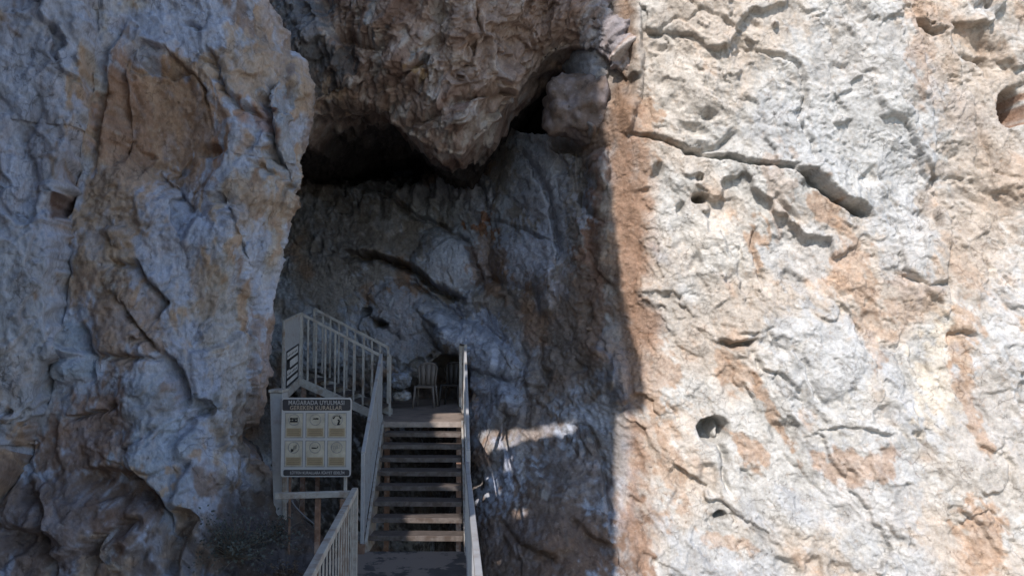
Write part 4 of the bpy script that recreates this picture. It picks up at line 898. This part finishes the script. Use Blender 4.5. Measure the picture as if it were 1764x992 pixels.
# cable sagging in the dark gap
cb = MB(); pts = []
for i in range(14):
    t = i / 13; pts.append(W(503 + 46 * t, 862 + 46 * t ** 0.75, 8.9 - 0.2 * t))
cbo = cb.tube([tuple(p) for p in pts], 0.007, 6).build('cable', simple_mat('grey_cable', (0.16, 0.16, 0.17), 0.6, bump=0), smooth=True)
cbo['label'] = 'thin grey cable sagging in the dark gap below the rules sign'; cbo['category'] = 'cable'

# ------------------------------------------------------------------ chairs
def chair(x, y, rz, mat, label):
    r = empty('chair', (x, y, ZD), label, 'chair'); r.rotation_euler.z = rz; r.scale = (0.78, 0.85, 0.90)
    def part(mb, name, smooth=False, bev=0.0):
        bmesh.ops.recalc_face_normals(mb.bm, faces=mb.bm.faces)
        if bev: bmesh.ops.bevel(mb.bm, geom=mb.bm.edges[:], offset=bev, segments=2, affect='EDGES')
        me = bpy.data.meshes.new(name); mb.bm.to_mesh(me); mb.bm.free(); me.materials.append(mat)
        for p in me.polygons: p.use_smooth = smooth
        o = bpy.data.objects.new(name, me); COL.objects.link(o); o.parent = r
    # front is -y
    sm = MB(); n = 8; V = [[None] * (n + 1) for _ in range(n + 1)]
    for i in range(n + 1):
        for j in range(n + 1):
            u, v = i / n - .5, j / n - .5
            V[i][j] = sm.bm.verts.new((u * (0.44 - 0.06 * (v + .5)), v * 0.42, 0.43 - 0.022 * (1 - 4 * u * u) * (1 - 3.5 * v * v) - 0.02 * (v + .5) + (-0.02 if j == 0 else 0)))
    for i in range(n):
        for j in range(n): sm.bm.faces.new((V[i][j], V[i + 1][j], V[i + 1][j + 1], V[i][j + 1]))
    g_ = bmesh.ops.extrude_face_region(sm.bm, geom=sm.bm.faces[:]); bmesh.ops.translate(sm.bm, verts=[e for e in g_['geom'] if isinstance(e, bmesh.types.BMVert)], vec=(0, 0, -0.018))
    part(sm, 'seat', True)
    bk = MB()                                   # back: two uprights, a curved top rail, a fan-shaped splat
    for s_ in (-1, 1): bk.tube([(s_ * .175, .20, .41), (s_ * .195, .235, .60), (s_ * .205, .265, .76), (s_ * .17, .28, .815)], [.020, .018, .018, .018])
    bk.tube([(-.18, .28, .81), (-.09, .295, .835), (0, .30, .84), (.09, .295, .835), (.18, .28, .81)], .022)
    for q_ in (-.52, .02, .5): bk.prism([(q_ * .20 - .045, .205, .41), (q_ * .20 + .045, .205, .41), (q_ * .25 + .056, .285, .82), (q_ * .25 - .056, .285, .82)], (0, 1, 0), .012)
    part(bk, 'backrest', True)
    for sx_, sy_ in ((-1, -1), (1, -1), (-1, 1), (1, 1)):
        lg = MB(); a, b = Vector((sx_ * .195, sy_ * .19, .42)), Vector((sx_ * .235, sy_ * .235, 0))
        if sy_ < 0: lg.tube([a, a.lerp(b, .5), b], [.030, .025, .021], 6)
        else: lg.tube([a, a.lerp(b, .5), b], [.026, .022, .02], 6)
        part(lg, 'leg', True)
    ap = MB(); ap.bar((-.19, -.195, .40), (.19, -.195, .40), .014, .035); part(ap, 'apron')
    return r
chair(xp(734, 14.1), 14.1, math.radians(-4), PLASTIC, 'dusty white plastic chair facing the stairs at the back of the landing')
chair(xp(779, 14.5), 14.5, math.radians(-12), PLASTIC2, 'dark plastic chair in the shadows beside the right rail')

# ------------------------------------------------------------------ loose rocks
def boulder(px_, py_, Y, rx, ry, rz_, seed, label, name='rock', col=(0.22, 0.2, 0.19)):
    bm = bmesh.new(); bmesh.ops.create_icosphere(bm, subdivisions=5, radius=1)
    co = np.array([v.co[:] for v in bm.verts])
    d = 1 + 0.22 * fbm(co * 1.3 + seed, 3, seed) + 0.06 * fbm(co * 5 + seed, 3, seed + 1)
    q = np.abs(co).max(1); d = d * (1 / np.maximum(q, 0.55)) ** 0.4 * 0.9; c_, e_ = chisel(np.stack([co[:, 0] + co[:, 1] * 0.6, co[:, 2]], -1) * 1.25 + seed, seed, 0.9); d = d + 0.22 * c_ - 0.05 * np.exp(-(e_ / 0.05) ** 2)
    co = co * d[:, None] * np.array((rx, ry, rz_))
    for v, c in zip(bm.verts, co): v.co = c
    me = bpy.data.meshes.new(name); bm.to_mesh(me); bm.free()
    a = me.color_attributes.new('Col', 'FLOAT_COLOR', 'POINT'); rg = np.ones((len(co), 4), np.float32); rg[:, :3] = mixc(np.zeros(co.shape) + np.array(col), np.array(col) * np.array((1.35, 1.5, 1.75)), sstep(-0.1, 0.4, fbm(co * 2.2 / max(rx, .3) + 3, 3, seed + 4))) * (1 + 0.2 * fbm(co * 6, 3, seed))[:, None]; a.data.foreach_set('color', rg.reshape(-1))
    for p in me.polygons: p.use_smooth = True
    me.materials.append(ROCKM); o = bpy.data.objects.new(name, me); COL.objects.link(o); o.location = W(px_, py_, Y); o['label'] = label; o['category'] = 'rock'
ROCKM = rock_material('loose_rock', 0.8, 0.8)
boulder(690, 655, 14.3, .20, .2, .15, 3, 'rounded grey rock between the far sloping railing and the white chair', col=(0.22, 0.22, 0.235))
boulder(692, 682, 13.9, .16, .15, .09, 8, 'low pale rock lying on the landing edge by the railing foot', col=(0.27, 0.25, 0.23))
boulder(668, 676, 14.6, .24, .2, .18, 12, 'dark angular rock half hidden behind the double railing post', col=(0.14, 0.13, 0.125))

boulder(992, 192, 12.65, .56, .7, .56, 21, 'blocky grey and rust brown rock wedged in the corner beneath the dark overhang', col=(0.15, 0.115, 0.10))
# ------------------------------------------------------------------ shrub and dry twigs at the foot of the left cliff
def shrub(px_, py_, rad, n_stem, n_leaf, label, seed, leafcol=(0.045, 0.062, 0.05), dry=False):
    rnd = random.Random(seed); base = hit(BV_left, px_, py_); base = Vector(base) + Vector((0, -0.05, -0.05))
    r = empty('shrub', base, label, 'shrub'); stm = MB(); tips = []
    for i in range(n_stem):
        a = rnd.uniform(0, 2 * math.pi); el = rnd.uniform(0.25, 1.3); L = rad * rnd.uniform(0.6, 1.15)
        d = Vector((math.cos(a) * math.cos(el), math.sin(a) * math.cos(el) * 0.6 - 0.25, math.sin(el)))
        p = Vector((0, 0, 0)) + base; pts = [p.copy()]
        for k in range(6):
            d = (d + Vector((rnd.uniform(-.25, .25), rnd.uniform(-.25, .25), rnd.uniform(-.28, .12)))).normalized(); p = p + d * L / 6; pts.append(p.copy())
            if k > 1: tips.append((p.copy(), d.copy()))
        stm.tube(pts, [0.006 - 0.0008 * k for k in range(7)], 4)
    stm.build('stems', simple_mat('twig_bark', (0.17, 0.15, 0.13) if dry else (0.15, 0.125, 0.10), 0.9, bump=0), r)
    if n_leaf:
        lf = MB()
        for i in range(n_leaf):
            p, d = rnd.choice(tips); c = p + Vector((rnd.gauss(0, .045), rnd.gauss(0, .045), rnd.gauss(0, .045))) * (rad / 0.5)
            ax_ = Vector((rnd.uniform(-1, 1), rnd.uniform(-1, 1), rnd.uniform(-.4, 1))).normalized(); w_ = ax_.cross(Vector((rnd.uniform(-1, 1), rnd.uniform(-1, 1), rnd.uniform(-1, 1)))).normalized()
            l_ = rnd.uniform(.018, .045); ww = l_ * 0.32
            vs = [lf.bm.verts.new(v) for v in (c, c + ax_ * l_ * .5 + w_ * ww, c + ax_ * l_, c + ax_ * l_ * .5 - w_ * ww)]; lf.bm.faces.new(vs)
        lf.build('foliage', simple_mat('grey_green_leaf', leafcol, 0.7, var=0.35, scale=5, bump=0), r)
shrub(405, 950, 0.50, 70, 900, 'sparse dark scrubby bush at the foot of the left cliff', 5, (0.085, 0.095, 0.085))
shrub(470, 925, 0.38, 50, 500, 'smaller dark bush in front of the column foot', 9, (0.08, 0.09, 0.085))
shrub(500, 985, 0.22, 20, 260, 'thin dry brown bush left of the close barred railing', 15, (0.11, 0.075, 0.05), True)
